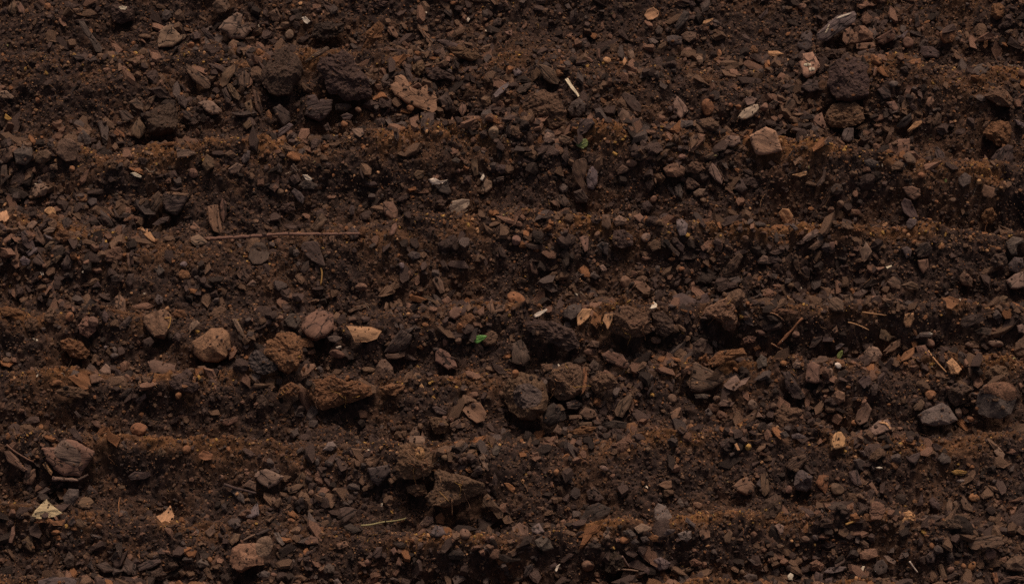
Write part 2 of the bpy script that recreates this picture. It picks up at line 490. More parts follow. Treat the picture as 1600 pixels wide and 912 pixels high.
B b 1345,90 1380,80 1390,180 1360,190 1345,140
P r 1250,155 1265,138 1280,150 1275,170 1255,170
P t 750,165 762,153 775,165 765,180
F p 1400,210 1420,175 1430,190 1415,220
B m 1405,260 1440,205 1475,220 1475,260 1440,290 1405,285
S s 1220,90 1250,70 1280,90 1265,110 1235,105
B d 120,140 140,105 165,125 160,165 130,160
B d 215,130 235,108 260,140 255,165 230,150
P b 130,285 150,262 178,280 170,303 140,303
B r 100,265 120,240 140,260 115,290
B d 580,400 595,368 618,370 615,425 595,430
B b 1115,820 1130,790 1165,850 1180,912 1150,920 1120,880 1100,840
P r 610,880 650,850 700,870 690,905 640,908
P g 890,740 905,725 930,735 925,765 905,770
S s 945,680 975,655 1025,670 1030,695 980,715
S s 230,650 260,640 275,670 255,695 235,685
B d 580,560 600,500 640,530 650,570 600,590
B r 455,570 475,555 490,560 485,605 460,605
C d 135,400 170,360 240,350 250,400 200,420
C d 1120,350 1150,330 1190,350 1170,400 1130,395
B b 985,180 1005,150 1050,155 1050,200 1010,215
B d 1500,200 1550,190 1550,220 1510,225
S d 1500,150 1520,115 1560,120 1565,165 1530,180
B d 685,235 740,220 760,240 720,255
P b 0,820 20,805 45,830 20,845
@2 1
L b 370,150 390,95 440,75 475,95 465,160 445,220 475,275 515,340 470,315 430,265 400,210 ; big folded bark curl | big brown curled bark strip folded along a grey inner face
B g 480,150 500,125 540,150 535,230 510,275 475,260 465,200
B d 385,290 440,270 480,330 470,360 400,355
B b 240,350 290,320 300,385 260,370
B d 290,310 320,290 360,350 330,380 300,360
S r 945,140 970,120 1030,105 1085,140 1075,180 1030,195 970,190
C b 1095,120 1130,95 1185,110 1195,150 1150,175 1100,160
B m 1225,130 1255,105 1290,150 1320,210 1310,240 1270,215 1235,170
B b 1085,230 1100,195 1130,205 1175,245 1130,275 1090,270
B m 1130,290 1170,265 1215,270 1190,310 1150,320
P b 1170,335 1200,320 1220,345 1190,360
B s 1015,260 1050,230 1070,290 1060,330 1030,310
B b 655,150 690,115 740,145 720,165 660,180
P r 705,100 740,80 790,95 770,130 730,130
B b 1200,70 1260,30 1290,50 1270,80 1220,90
P r 1035,65 1060,45 1095,65 1080,85 1045,80
B b 895,80 960,20 990,20 960,60 910,95
B b 770,80 800,60 860,40 850,70 800,95
C b 890,180 930,170 960,200 940,230 890,220
C d 490,450 520,425 560,460 540,490 500,480
B b 560,430 610,425 620,500 600,525 560,500
S m 630,470 670,430 720,460 700,490 650,500
B r 755,440 800,420 825,450 800,480
S g 1030,460 1060,450 1100,490 1085,555 1050,560 1030,520
B r 420,575 445,560 480,570 475,650 455,660 435,620
P r 510,560 530,530 555,535 545,575 525,580
C d 620,600 640,530 700,520 755,560 750,620 690,640 640,630
B s 530,625 560,600 605,610 600,690 570,670
P m 800,570 830,540 870,550 860,595 820,605
B b 850,620 890,580 935,600 930,640 880,660
B d 945,590 970,580 1000,620 1050,670 1040,690 980,640
B d 1020,620 1040,590 1080,630 1070,670 1040,650
B b 1310,780 1370,710 1420,665 1445,690 1410,760 1370,800 1320,810 ; leaning brown slab | thick smooth brown wood slab leaning up to the right on a bare slope
B m 1530,720 1570,680 1600,690 1600,740 1540,735
B s 1350,830 1420,810 1430,850 1390,870
P r 665,850 700,800 745,830 740,870 700,895
L r 770,880 820,840 860,880 885,905 820,920
B r 105,720 125,700 165,780 160,800 125,790
P r 0,560 40,555 60,590 40,620 0,620
P r 70,620 90,585 105,610 95,640
P o 160,575 185,565 200,580 180,592
P o 85,520 105,505 120,520 100,535
P o 970,710 1000,692 1025,705 1000,722
P o 1030,770 1060,750 1085,765 1060,785
B m 545,750 570,740 595,770 580,790 560,785
P d 915,440 950,415 985,430 970,470 930,470
B b 930,800 970,760 1000,750 990,780 950,810
B d 180,440 210,430 265,440 240,450 190,452
P r 1435,570 1460,555 1485,575 1465,595
P y 1290,560 1305,545 1315,565 1298,580
B d 1390,270 1420,200 1450,210 1475,270 1440,300
B d 170,850 220,840 290,905 250,912 190,885
P r 860,330 890,305 910,320 895,355 870,355
S d 810,360 850,340 880,380 850,420 820,400
@3 1
L t 65,420 90,390 130,395 160,440 150,470 120,490 90,465 ; curled tan shell leaf | tan shell-shaped curled leaf with a spiral fold
B s 130,490 160,485 195,520 170,530
B m 215,580 250,545 300,515 320,525 315,555 260,590 225,600
B b 250,640 310,590 350,585 345,615 290,650
B r 375,640 385,600 415,598 420,660 390,675
L m 565,650 600,630 610,590 640,640 650,660 620,710 595,730 580,690
L r 530,650 560,625 590,630 560,660
L d 830,360 850,325 890,340 920,400 940,450 890,450 850,420
B r 840,260 900,250 950,270 955,310 910,340 870,310 850,285
S s 865,480 885,455 930,460 925,490 890,520 870,510
B d 1390,80 1440,20 1500,-10 1535,0 1530,150 1470,160 1410,130 ; large purple plate | large flat purplish-brown plate standing near the right edge
B r 1335,290 1350,240 1430,270 1430,310 1400,330 1345,315
S s 1190,200 1230,165 1270,190 1265,230 1220,265 1195,240
C x 1335,440 1360,400 1400,385 1430,430 1400,480 1350,490
P t 1300,225 1315,205 1335,215 1330,240 1310,243
P t 1465,235 1480,215 1492,235 1480,252
P o 930,180 955,160 985,180 975,200 940,200
P o 1035,350 1050,335 1070,345 1060,368
G v 1100,215 1115,203 1120,228 1105,230
P b 1120,340 1150,320 1180,330 1160,360
S s 600,95 640,80 690,100 700,130 650,138 615,125
B b 845,60 880,30 925,75 925,105 870,100
B b 985,70 1020,10 1030,60 1005,80
B d 1040,50 1055,0 1100,40 1115,100 1070,100
F t 150,180 180,175 240,160 240,180 200,195
B d 300,240 340,190 350,140 365,150 355,220 320,260
S d 390,270 420,235 460,240 470,290 430,310 400,300
P r 365,405 390,375 420,390 400,425
P b 425,360 450,335 480,350 470,390 440,385
B b 455,480 490,455 540,510 500,520 470,505
F t 710,495 740,475 748,485 725,515
P o 760,510 800,500 800,530
P o 835,525 860,515 868,545 845,553
P t 860,555 880,540 892,560 875,570
B d 920,660 950,610 1000,600 1030,640 1010,690 940,700
B s 835,640 870,625 900,650 890,690 865,700
B r 935,715 1000,705 1005,760 970,800 945,760
S s 1485,600 1530,565 1590,575 1600,600 1560,620 1550,660 1560,680 1520,680 1500,640
C d 1390,720 1420,680 1480,670 1500,720 1480,770 1410,760
S s 1500,740 1540,695 1590,700 1600,750 1560,790 1510,780
P o 1060,630 1085,610 1110,625 1095,645 1070,648
P o 1415,640 1440,628 1462,640 1440,655
B m 1490,840 1540,800 1600,780 1600,880 1560,895 1520,890
B b 1190,830 1230,780 1280,830 1275,880 1220,870
B b 740,850 780,810 830,830 825,890 770,890
B b 835,870 900,845 940,870 940,900 860,905
B d 0,690 60,685 95,720 50,735 0,735
B b 150,700 170,670 190,690 200,770 180,780 160,740
P b 110,870 140,850 170,870 150,895
F p 735,755 770,745 775,752 745,768
@0 2
S u 1195,310 1230,290 1280,260 1320,225 1390,220 1430,260 1440,350 1410,410 1350,440 1270,435 1210,385 ; rounded tan boulder | large rounded tan-brown stone with a creased top casting deep shade below
S r 895,190 900,150 960,125 1030,110 1070,150 1060,220 1030,290 960,280 920,230
L b 920,430 960,415 1040,440 1100,440 1090,500 1040,545 990,550 950,510
L o 420,530 480,510 530,490 560,540 570,600 520,610 470,570 ; orange bark flap | thin orange-brown bark flap lit from above over a fibrous clod
C b 340,620 420,585 530,600 560,640 500,670 400,650
B r 560,520 600,510 655,545 620,565 575,570
B d 530,490 560,440 600,470 610,510 570,520
B m 620,490 660,445 690,470 690,510 650,515
B d 745,210 810,150 830,170 790,225 750,235
C r 480,210 540,150 590,180 600,240 550,285 500,260
P r 545,170 580,145 615,175 610,215 560,220
C x 0,110 60,95 130,110 145,145 80,150 20,150
P o 405,150 440,115 470,150 455,185 415,180
C b 155,200 190,150 240,180 230,240 170,245
C b 275,150 310,95 350,120 350,190 300,190
C x 370,300 420,285 510,310 560,370 540,420 440,400 380,340
B r 720,100 720,30 750,15 785,50 785,120 760,125
S s 965,50 985,10 1020,35 1015,75 985,80
C x 1065,140 1100,105 1150,115 1170,150 1120,160
L m 1175,240 1195,190 1230,175 1250,195 1220,225 1185,255
S d 1075,290 1110,250 1135,270 1120,310
B d 895,300 940,280 965,310 940,345 900,330
B m 1450,170 1475,165 1520,250 1525,280 1500,270 1470,220
P o 300,570 350,545 390,555 380,580 320,590
B r 570,805 600,800 660,820 675,850 640,860 600,840
P o 810,850 850,810 920,830 925,870 880,905 820,885
B r 1370,800 1430,790 1490,775 1480,810 1430,835 1390,825
P o 240,840 260,822 275,840 262,868 243,860
P s 685,400 700,380 740,385 740,410 700,420
P g 645,345 660,330 675,345 660,365
B d 460,750 475,740 510,780 490,785
B b 445,840 470,830 480,880 455,905
C d 1060,570 1110,520 1170,470 1210,510 1190,560 1250,590 1200,630 1100,620
P o 1090,640 1120,620 1140,645 1110,680
B d 740,650 800,600 830,600 800,650 760,670
B d 840,680 910,630 915,660 870,700
S d 635,150 655,110 680,150 665,195 645,180
W y 1.2 1030,162 1068,160 1062,200 1050,228
@1 2
C x 50,390 70,310 130,260 200,245 265,280 290,340 285,430 260,500 200,520 150,480 100,420 ; big chunk with grey flank | big orange-brown soil chunk with a grey stony left flank
>grey_flank s -50,470 -40,390 0,350 60,390 90,430 150,460 120,500 40,522
B r 280,220 300,160 350,125 400,97 480,140 487,220 440,265 370,290 310,260 ; cracked diamond chunk | large reddish-brown diamond-shaped bark chunk with net-like cracks
S s 175,180 210,140 260,150 285,180 250,230 200,210
L t 565,205 620,210 720,215 790,240 760,290 700,310 620,310 600,270 ; torn tan leaf | torn crumpled tan-orange leaf lying beside a bark slab
B d 800,380 850,300 910,230 975,270 965,320 930,360 870,385 ; ribbed dark slab | thick dark brown bark slab with a lit rim leaning right
B b 805,390 870,385 935,365 930,400 880,420 820,415
G V 1352,290 1380,268 1445,270 1440,285 1410,310 1375,328 ; bright green leaf | small bright green oval leaf lying flat on the dark soil
B r 1120,365 1150,350 1200,375 1250,440 1260,470 1200,485 1150,450 1120,430 ; veined triangular flake | reddish-brown triangular flake with branching vein cracks
S b 750,470 780,420 810,418 855,470 860,520 825,550 780,535
C x 310,590 330,555 400,545 480,530 560,560 650,550 720,590 735,640 680,660 590,690 500,710 420,735 370,690 320,640 ; shaggy fibrous clod | large orange-brown shaggy clod with root fibres hanging from its underside
>fibres 14
P r 450,380 490,355 540,375 560,400 530,418 480,410
B r 280,500 310,450 370,445 380,465 320,520 290,535
P s 375,470 405,460 425,490 400,510
P o 1030,205 1055,185 1085,205 1060,222
B r 1205,130 1240,85 1290,100 1290,140 1240,170 1210,160
B r 1375,120 1425,85 1425,140 1400,150
B r 1440,90 1475,40 1495,125 1470,130
B r 1495,70 1560,85 1550,120 1500,130
B r 1160,50 1200,25 1225,55 1200,80 1175,75
B b 1035,20 1080,25 1170,85 1160,100 1090,60
B b 575,120 620,90 680,75 690,95 640,115 590,130
B b 570,150 620,145 650,175 580,180
L r 1290,740 1320,700 1400,695 1440,760 1430,800 1380,825 1330,790
C b 1085,800 1120,780 1180,795 1205,830 1180,880 1120,890
B b 1215,820 1270,790 1280,805 1240,870 1215,850
C b 1548,610 1580,540 1660,505 1740,515 1792,575 1816,655 1790,740 1720,790 1648,795 1592,740 1552,675 ; round clod with grey core | large round brown root ball with a grey sunken centre
>grey_core s 1590,640 1620,580 1690,560 1750,600 1770,660 1740,720 1660,730 1605,700
P r 1310,655 1340,625 1385,620 1395,650 1360,665
B d 1100,720 1130,710 1200,750 1180,770 1130,760
S d 1275,600 1295,570 1325,595 1310,625 1280,620
B b 960,880 990,835 1025,870 1020,912 970,920
B r 1030,900 1040,865 1055,910
C x 125,650 150,600 220,560 280,590 270,640 200,660
>fibres 6
P o 1195,535 1215,522 1240,535 1220,550
F t 1020,590 1035,570 1050,600
B d 545,270 555,220 590,250 600,290 570,300
B d 530,370 560,350 610,370 610,420 580,420
P b 650,480 690,465 745,475 740,500 690,505
C d 0,650 40,640 75,680 60,730 0,745
P r 130,170 150,140 175,155 165,185 140,185
C x 770,600 850,570 930,580 920,610 870,650 800,630
F p 498,345 530,335 535,348 505,352
B s 440,280 490,270 540,285 500,320 460,305
P b 1240,300 1260,280 1290,290 1285,325 1250,325
@2 2
P o -35,40 -20,-5 10,-10 60,10 90,50 80,90 40,105 0,85 ; bright orange nugget | bright orange-tan rounded nugget on a ridge crest
L t 405,150 440,105 500,105 480,160 440,200 410,215
L o 490,190 510,120 560,150 555,200 530,235
C b 570,190 580,140 640,130 670,90 740,85 800,110 850,160 890,230 860,250 780,285 700,285 640,250 600,235 ; clod with pale tuft | large brown clod topped with a tuft of pale fine fibres
>fibres 12
F t 568,180 580,140 630,135 625,180 600,235
P r 860,300 880,275 930,290 930,320 890,325
C r 1190,130 1250,80 1330,50 1390,70 1410,150 1390,230 1330,240 1310,190 1250,160 ; tall reddish boulder | tall reddish-brown peaked boulder of soil with roots across it
>fibres 5
F p 135,145 155,128 215,105 220,115 170,150 145,160 ; white curved shard | white curved shard like eggshell on a ridge crest
F p 858,108 885,62 905,75 905,100
L d 1000,20 1060,0 1150,40 1140,100 1100,120 1050,90 1010,50
B d 1150,100 1150,30 1230,0 1240,60 1190,95
C d 870,130 940,120 1000,170 1010,240 960,280 900,260
S s 310,130 350,90 430,70 430,130 370,180 330,160
B d 0,320 60,290 90,330 115,420 70,460 0,440
C d 100,200 160,170 260,190 380,230 410,300 420,340 350,370 270,330 200,290 110,250
S b 465,340 500,300 550,310 540,345 490,345
P r 440,375 480,345 540,360 525,395 470,398
B r 560,390 600,365 690,390 730,450 715,480 650,460 580,425
B o 445,480 460,460 470,530 465,600 425,655 440,580 ; upright orange sliver | thin orange-tan wood sliver standing upright against a fibrous clod
C b 230,560 260,480 360,440 440,460 440,620 380,660 290,680 235,630
>fibres 10
C b 480,560 540,500 620,510 655,570 600,610 520,640
B b 1110,590 1130,440 1150,430 1220,470 1330,525 1320,560 1260,600 1180,620 1120,610 ; dark triangular bark slab | large dark brown triangular bark slab with deep grain pointing right
L m 1320,580 1370,530 1400,515 1430,560 1490,520 1460,570 1390,615 1340,600
B m 1285,700 1320,670 1390,690 1370,715 1300,715
B b 640,740 670,680 740,630 760,650 730,720 690,780 650,770
B k 190,770 220,720 260,690 330,750 340,790 270,830 230,850 195,810
B r 985,755 1050,712 1060,720 1030,790 1010,810
P b 965,660 990,630 1020,640 1035,680 1000,700
P m 1470,690 1500,665 1540,700 1520,740 1480,735
S s 1205,740 1230,720 1255,760 1235,785 1210,770
B b 420,760 460,715 530,740 530,780 470,800
B d 345,690 400,670 440,700 410,735 355,730
B b 355,770 430,765 440,790 360,795
B b 415,815 500,810 505,835 430,840
B k 560,820 640,800 720,815 710,850 590,850
B d 840,630 880,570 885,585 850,645
C r 1440,290 1480,270 1530,280 1520,310 1450,325
P r 1525,240 1570,235 1595,265 1550,275
C x 1220,440 1300,370 1440,350 1460,390 1350,430 1250,470
S s 1525,430 1560,390 1590,410 1590,460 1540,480
F o 1060,540 1085,460 1110,460 1100,490 1080,520
C d 1130,320 1180,290 1220,300 1200,370 1160,420 1130,390
S d 480,460 510,420 545,450 540,490 500,500
B r 180,450 255,445 270,480 200,500
P b 1060,800 1085,785 1100,820 1070,835
P o 1095,840 1120,815 1145,850 1115,865
S s 1140,640 1200,635 1245,645 1220,665 1150,665
P b 1250,660 1290,640 1310,670 1270,690
P o 0,490 30,480 50,510 20,540 0,530
B m 1490,765 1540,745 1570,780 1530,785
C x 360,870 440,835 530,845 500,880 400,890
B b 255,870 285,825 315,860 300,890
@3 2
T o 2.6 62,332 140,246 217,160 ; orange stick | straight orange-brown stick leaning up to the right
R t 1.3 20,320 55,340 92,358
R t 1.1 0,130 50,140 100,180
R t 1.2 500,190 560,205 630,238
R t 1.1 590,125 680,138 740,146
B r 230,540 245,450 275,430 325,460 320,540 345,560 300,570 240,560 ; square reddish frame chip | square reddish-brown chip with raised lit edges around a hollow face
B b 285,440 320,400 365,395 380,420 340,440 295,448
S s 1300,730 1310,640 1350,580 1410,560 1500,570 1545,610 1545,680 1520,760 1460,790 1380,780 1320,760 ; dark stone with tan cap | large dark grey stone with a tan cap of soil
>tan_cap u 1315,640 1350,580 1410,558 1500,568 1548,610 1545,675 1490,690 1440,655 1380,630
S g 940,770 980,740 1050,710 1090,690 1130,715 1185,800 1130,825 1040,840 965,825 ; cracked grey stone | wide grey stone with a peaked top and dark cracks
B m 635,850 690,800 750,795 780,870 730,875 670,900 645,885 ; plate with pale edge line | pinkish-brown square plate with a thin pale line along its edge
>pale_line t 690,812 745,806 772,862 764,862 738,818 700,822
B t 845,190 855,140 910,130 915,170 890,220 860,220
F o 1085,40 1140,28 1200,50 1180,80 1150,110 1120,105 1110,60
B d 1205,170 1260,140 1340,140 1350,180 1300,200 1230,230 1205,205
B d 1290,240 1340,220 1400,230 1390,270 1310,260
S m 600,380 640,335 690,350 715,390 700,430 640,440 605,410
L r 720,370 770,320 830,290 830,330 790,370 740,385
L o 815,430 850,380 915,340 915,380 880,420 830,435
B r 920,340 980,330 1010,400 980,430 940,400
R t 1.3 1000,365 1050,430 1115,500
S t 1115,440 1150,410 1180,440 1210,480 1190,515 1140,510
C b 1355,500 1430,450 1490,470 1510,520 1420,550 1365,540
B d 90,500 130,490 180,570 230,655 200,670 150,660 110,600
C b 45,760 80,725 190,720 230,745 190,790 150,830 90,850 50,800
P b 5,710 25,690 60,700 55,735 20,735
S r 395,650 430,610 480,630 480,680 440,705 405,690
L b 540,800 560,740 620,690 650,730 620,810 570,835
S d 640,600 660,560 690,580 680,640 650,650
L d 560,560 600,520 640,530 650,570 600,605
P o 975,630 1010,610 1050,620 1045,660 1000,680
B b 905,720 960,665 985,690 960,735 920,740
B d 880,690 940,655 930,690
C d 1110,610 1170,570 1240,580 1290,610 1240,650 1230,690 1170,715 1130,670
S b 1535,380 1545,320 1600,270 1610,400 1560,410
B m 1555,210 1600,195 1600,260 1565,250
P m 1165,740 1190,720 1215,740 1205,790 1180,780
P o 518,810 540,795 555,815 545,838 522,830
P o 70,440 95,425 125,435 115,465 85,462
S s 145,890 190,880 235,900 230,915 150,915
S s 70,880 110,868 135,900 90,915
P p 412,450 435,435 460,455 455,480 430,475
P m 370,490 390,470 410,490 400,525 375,520
G v 425,400 445,370 470,360 465,400 440,425
L g 420,340 450,320 480,325 450,350 425,365
P r 145,265 170,235 200,255 195,285 155,285
S m 150,455 180,420 205,440 200,475 165,480
B b 380,100 385,45 430,30 470,55 465,115 410,120
B b 470,20 520,10 535,50 510,80 480,70
B d 255,350 280,290 340,270 335,300 290,345
B d 340,310 345,280 410,285 415,315
F p 990,270 1010,250 1030,260 1020,280
P r 975,310 1010,290 1045,310 1040,350 1000,345
P r 1025,260 1040,230 1055,250 1045,290
P m 1365,310 1420,300 1470,310 1470,345 1400,345
P b 1220,330 1260,305 1295,330 1270,355
B b 700,290 705,230 740,240 760,270 790,280 750,310
B r 400,240 430,210 440,250 415,260
C r 0,110 60,95 170,120 180,140 90,145 10,140
B b 1410,60 1470,20 1500,30 1470,90 1430,100
P o 1235,790 1270,775 1300,800 1260,815
B t 405,985 400,910 430,870 460,872 490,920 485,970 ; pale upright slab | smooth pale tan slab standing upright with one red scratch line
@0 3
B r 260,60 340,60 400,0 480,20 590,85 590,110 530,190 500,240 400,235 340,195 290,130 ; layered cracked plate | large layered reddish-brown bark plate with crossing dark cracks
>upper_layer m 320,95 380,10 420,15 520,100 490,190 420,160
B r 25,80 60,80 110,130 140,180 170,200 150,210 100,180 50,150
B r 145,270 160,215 220,195 225,240 200,290 150,285
T m 3.6 330,252 410,258 490,264 ; grey stick stub | short thick grey-brown stick lying level below a layered plate
T d 2.5 490,258 520,245 550,230
L T 195,490 220,450 290,380 340,430 390,470 340,490 240,505 ; pale triangular leaf | pale beige triangular leaf tip with fine upright veins
L o 210,530 290,490 340,520 410,500 400,545 340,545 270,525
B b 470,510 500,500 550,550 510,560 485,550
B d 425,530 460,490 475,530 440,555
L t 975,490 1010,470 1065,425 1090,480 1080,515 1020,550 1000,520 ; crumpled tan leaf | small crumpled orange-tan leaf with a dark central fold
B d 800,240 840,210 940,215 945,235 900,260 820,265
P o 1135,70 1160,40 1195,55 1190,90 1150,105
L o 1235,110 1270,75 1330,100 1325,135 1280,140 1240,125
P r 1360,245 1375,225 1400,235 1395,260 1370,265
S u 1435,770 1450,690 1490,660 1580,655 1640,660 1650,790 1580,800 1510,840 1450,805 ; banded brown boulder | large orange-brown boulder with a grey-brown cap on its right end
>grey_cap m 1585,660 1620,620 1690,615 1698,690 1670,740 1610,750
B s 240,890 330,865 440,870 480,890 470,930 240,930
B d 680,760 730,695 765,720 745,790 700,780
B d 600,790 660,770 730,830 650,840
B d 540,800 570,760 590,830
B d 760,820 790,740 850,790 850,860 800,850
B d 860,800 920,760 1000,755 1005,775 950,810 870,830
S d 395,770 430,705 465,740 460,800 420,815
S s 395,370 430,315 490,320 490,370 440,435 410,420
L b 485,415 510,370 560,365 590,400 560,430 510,435
B b 130,640 170,610 195,610 215,710 190,710 150,680
B r 55,650 70,560 90,545 95,600 75,655
P o 315,590 345,570 380,580 360,605 325,605
P o 590,550 615,528 645,550 630,570
S s 1420,520 1450,500 1500,505 1505,550 1470,570 1430,545
L b 1275,590 1340,530 1345,590 1310,620
B b 1430,640 1460,590 1500,600 1490,640 1450,670
B d 540,330 560,290 610,340 560,355
P b 735,310 765,290 790,310 760,325
S s 1225,780 1260,750 1300,770 1310,800 1250,810
P o 1295,760 1305,735 1330,750 1325,775 1305,780
B b 1510,300 1560,260 1600,275 1600,330 1550,310
T d 2.4 1400,290 1500,320 1600,345
B s 1440,330 1470,305 1520,360 1525,405 1490,390
B g 1535,495 1580,430 1610,400 1620,480 1570,500
B b 985,80 1010,55 1040,90 1020,120 990,110
P o 1410,60 1430,48 1445,70 1430,95
P b 1480,240 1500,222 1520,250 1500,265
B t 265,165 280,150 325,215 320,235 290,200
R r 1.5 40,40 110,95 210,150
R o 1.0 750,370 742,420 746,490
C d 1050,780 1100,765 1120,800 1080,830
C d 940,840 1000,810 1045,850 1010,890 950,880
P b 0,405 30,392 60,410 20,425
R m 1.6 1520,640 1560,618 1600,600
@1 3
C b 880,180 890,40 960,30 1060,50 1100,100 1110,180 1070,240 1000,260 920,250 ; boxy clod with tan top | boxy dark soil clod bound by roots with a tan lump on top
>tan_lump t 990,90 1005,50 1050,58 1058,120 1030,145 1000,125
>fibres 9
B m 955,25 960,-15 1060,-15 1055,30 1000,40
C b 1110,230 1140,190 1220,210 1320,250 1420,290 1400,340 1340,370 1270,420 1170,430 1090,420 1060,370 1110,320 ; sprawling root mass | sprawling dark brown mass of roots and soil, right of a boxy clod
>fibres 8
C b 930,310 1000,280 1060,290 1070,350 1000,370 950,340
B s 695,185 740,180 830,165 840,210 800,260 760,305 720,270 ; slate wedge | smooth dark grey wedge-shaped chip left of a boxy clod
B m 0,210 60,190 120,215 175,240 130,290 80,315 20,280 -10,240
B b 190,310 260,280 300,290 250,340 210,345
B b 240,270 290,210 325,260 310,300 270,300
S g 415,75 450,25 480,20 510,60 470,80
P s 425,150 450,130 485,155 470,180 435,175
P s 365,150 385,118 400,160 375,180
B m 1395,120 1425,100 1465,190 1450,205 1420,185
B b 1410,440 1420,370 1445,345 1480,380 1545,470 1540,500 1510,505 1460,440
L o 1550,280 1580,280 1610,300 1610,345 1575,320
B d 520,440 560,430 630,440 620,480 580,510 550,530 530,490
W Y 1.7 655,550 730,537 800,525 870,516 940,498 ; pale straw | thin pale yellow-green straw curving along a ridge crest
S k 550,550 590,530 640,560 660,580 610,595 560,575
B s 1085,600 1120,540 1160,545 1190,600 1130,615
S m 1020,540 1060,490 1105,490 1110,530 1070,550 1040,560
L o 1120,490 1160,460 1180,500 1170,540 1130,530
P r 1260,600 1290,560 1340,580 1340,620 1290,635
P r 1430,640 1480,600 1500,630 1460,660
P r 1430,670 1460,660 1495,680 1470,705
S k 1195,730 1230,700 1290,705 1310,740 1270,760 1210,755 ; smooth black pebble | smooth oval blackish pebble on the lowest ridge
S s 410,820 450,780 490,800 490,840 430,845
S s 5,850 50,825 90,840 80,870 20,870
P r 85,850 110,835 135,855 110,870
P r 675,770 700,750 725,765 715,795 685,800
B r 300,650 340,610 385,620 390,660 320,665
B r 500,660 560,640 580,670 520,695
B d 720,740 750,680 790,680 785,740 750,755
B g 110,590 140,585 180,660 165,672 130,640
P r 320,345 345,315 365,335 350,360 330,358
P b 215,370 240,358 260,380 240,405
P b 95,380 110,362 130,390 125,420 100,420
B d 250,440 270,370 300,370 300,410 270,470
B o 180,460 230,450 270,490 250,505 210,485
P o 185,510 215,495 250,515 230,528
P b 310,460 340,440 360,455 340,470
P b 1155,110 1190,100 1210,125 1190,140 1160,135
P r 1245,40 1265,25 1285,45 1265,60
P r 1285,130 1305,115 1325,135 1305,150
S s 1475,80 1500,40 1530,60 1510,105 1480,105
B d 1475,260 1490,210 1510,260 1505,295 1480,295
S d 390,890 410,875 450,900 440,915
S g 480,890 510,875 540,912 490,915
P o 955,640 975,622 998,635 980,658
B r 840,700 865,680 880,710 860,730
B r 875,790 890,740 920,780 905,800
T k 2.8 0,605 50,585 100,565
@2 3
S g 885,440 910,405 960,420 1000,490 1010,530 970,565 920,545 895,500 ; grey leaf-shaped stone | smooth purplish-grey leaf-shaped stone with one thin crack
B k 420,510 470,420 540,400 620,440 600,480 520,540 450,540 ; black splintered log | short blackish splintered log end in a dark hollow
B d 465,330 510,300 550,340 580,380 540,400 480,380
B r 1380,300 1420,260 1470,235 1520,300 1520,340 1470,355 1410,330 ; creased brown half shell | reddish-brown half-shell chip with two dark creases over a shaded hollow
B b 1555,230 1580,205 1600,220 1610,330 1580,365 1555,340
B s 1525,290 1550,250 1555,310
C d 1545,450 1580,385 1650,350 1690,370 1680,450 1640,500 1580,505
S g 885,760 930,745 990,780 970,815 920,825 885,810
S g 1040,600 1080,580 1120,580 1120,620 1090,650 1050,630
B m 760,560 810,530 875,560 850,580 790,595
B m 565,600 600,560 615,590 610,630 580,630
S s 690,580 740,570 775,605 750,620 700,600
P o 670,630 700,610 740,630 730,655 680,662
B o 850,620 900,605 942,625 940,650 880,645
S s 740,650 770,625 795,650 770,670
S s 800,620 840,610 860,640 820,655
S s 945,600 970,570 1020,570 1020,585 970,612
L r 910,290 950,270 995,265 1000,310 960,320 925,300
L b 0,560 50,530 100,560 105,620 60,655 10,600
B g 120,560 170,530 200,580 160,600 125,590
S s 140,640 190,610 240,640 260,690 200,705 160,680
S k 470,660 520,650 560,665 540,690 490,685
P r 430,790 470,755 520,790 510,830 450,835
C k 580,760 640,710 690,740 700,800 640,850 580,830
R m 1.6 690,740 712,775 740,810
R m 1.4 665,820 730,822 790,830
P m 540,180 570,165 610,195 580,210
P o 255,210 280,190 300,205 275,245
P b 90,210 120,205 125,235 100,235
P o 1115,20 1150,8 1185,20 1150,40
F t 1390,40 1405,30 1425,75 1410,80
P y 1455,50 1480,30 1500,50 1485,80 1460,75
S d 1300,30 1350,-5 1380,20 1370,60 1310,60
L r 1170,590 1200,540 1240,580 1240,620 1190,640
L b 1320,620 1360,570 1380,590 1360,660 1330,655
S s 1445,865 1480,845 1530,855 1535,890 1470,905
B b 1490,800 1540,770 1565,790 1560,830 1510,840
P b 1420,835 1440,815 1460,840 1440,860
B b 1030,840 1080,820 1100,810 1140,815 1090,850 1050,860
S d 820,830 845,805 870,830 850,855
C r 1110,770 1140,750 1200,780 1180,800 1120,800
B s 70,860 90,800 130,785 140,800 110,850 80,880
S d 230,800 270,775 300,810 250,830
S s 725,880 760,865 790,890 760,905
P r 1125,410 1150,395 1195,410 1180,445 1150,440
S s 1030,400 1050,370 1080,420 1060,435
P b 1090,450 1110,425 1135,450 1120,475
P b 825,70 850,50 875,70 850,95
P o 0,310 20,305 20,335 0,340
B s 1090,490 1150,545 1140,560 1080,520
F p 268,830 278,800 300,785 290,812 278,835
@3 3
S s 160,290 175,200 215,198 280,240 270,310 240,340 180,325 ; dark square stone | squarish smooth dark grey stone with a star-shaped dark nick
B b 110,180 150,120 230,100 240,130 200,190 140,205
B o 300,280 320,230 380,235 375,310 360,345 320,310
P b 388,290 420,275 490,320 450,355 400,350
P r 105,320 130,290 155,310 145,345 115,345
B d 505,210 560,190 590,290 560,300 520,270
C d 550,360 600,330 640,360 640,420 570,425
C t 840,470 880,448 920,480 910,520 880,545 840,530 ; layered tan nugget | layered orange-tan nugget with a dark gap under it
B b 945,510 1000,490 1025,520 980,540
S d 1000,490 1050,475 1085,500 1050,520
B d 860,110 950,85 950,120 920,170 890,150
S s 1060,130 1090,90 1140,120 1140,155 1090,165
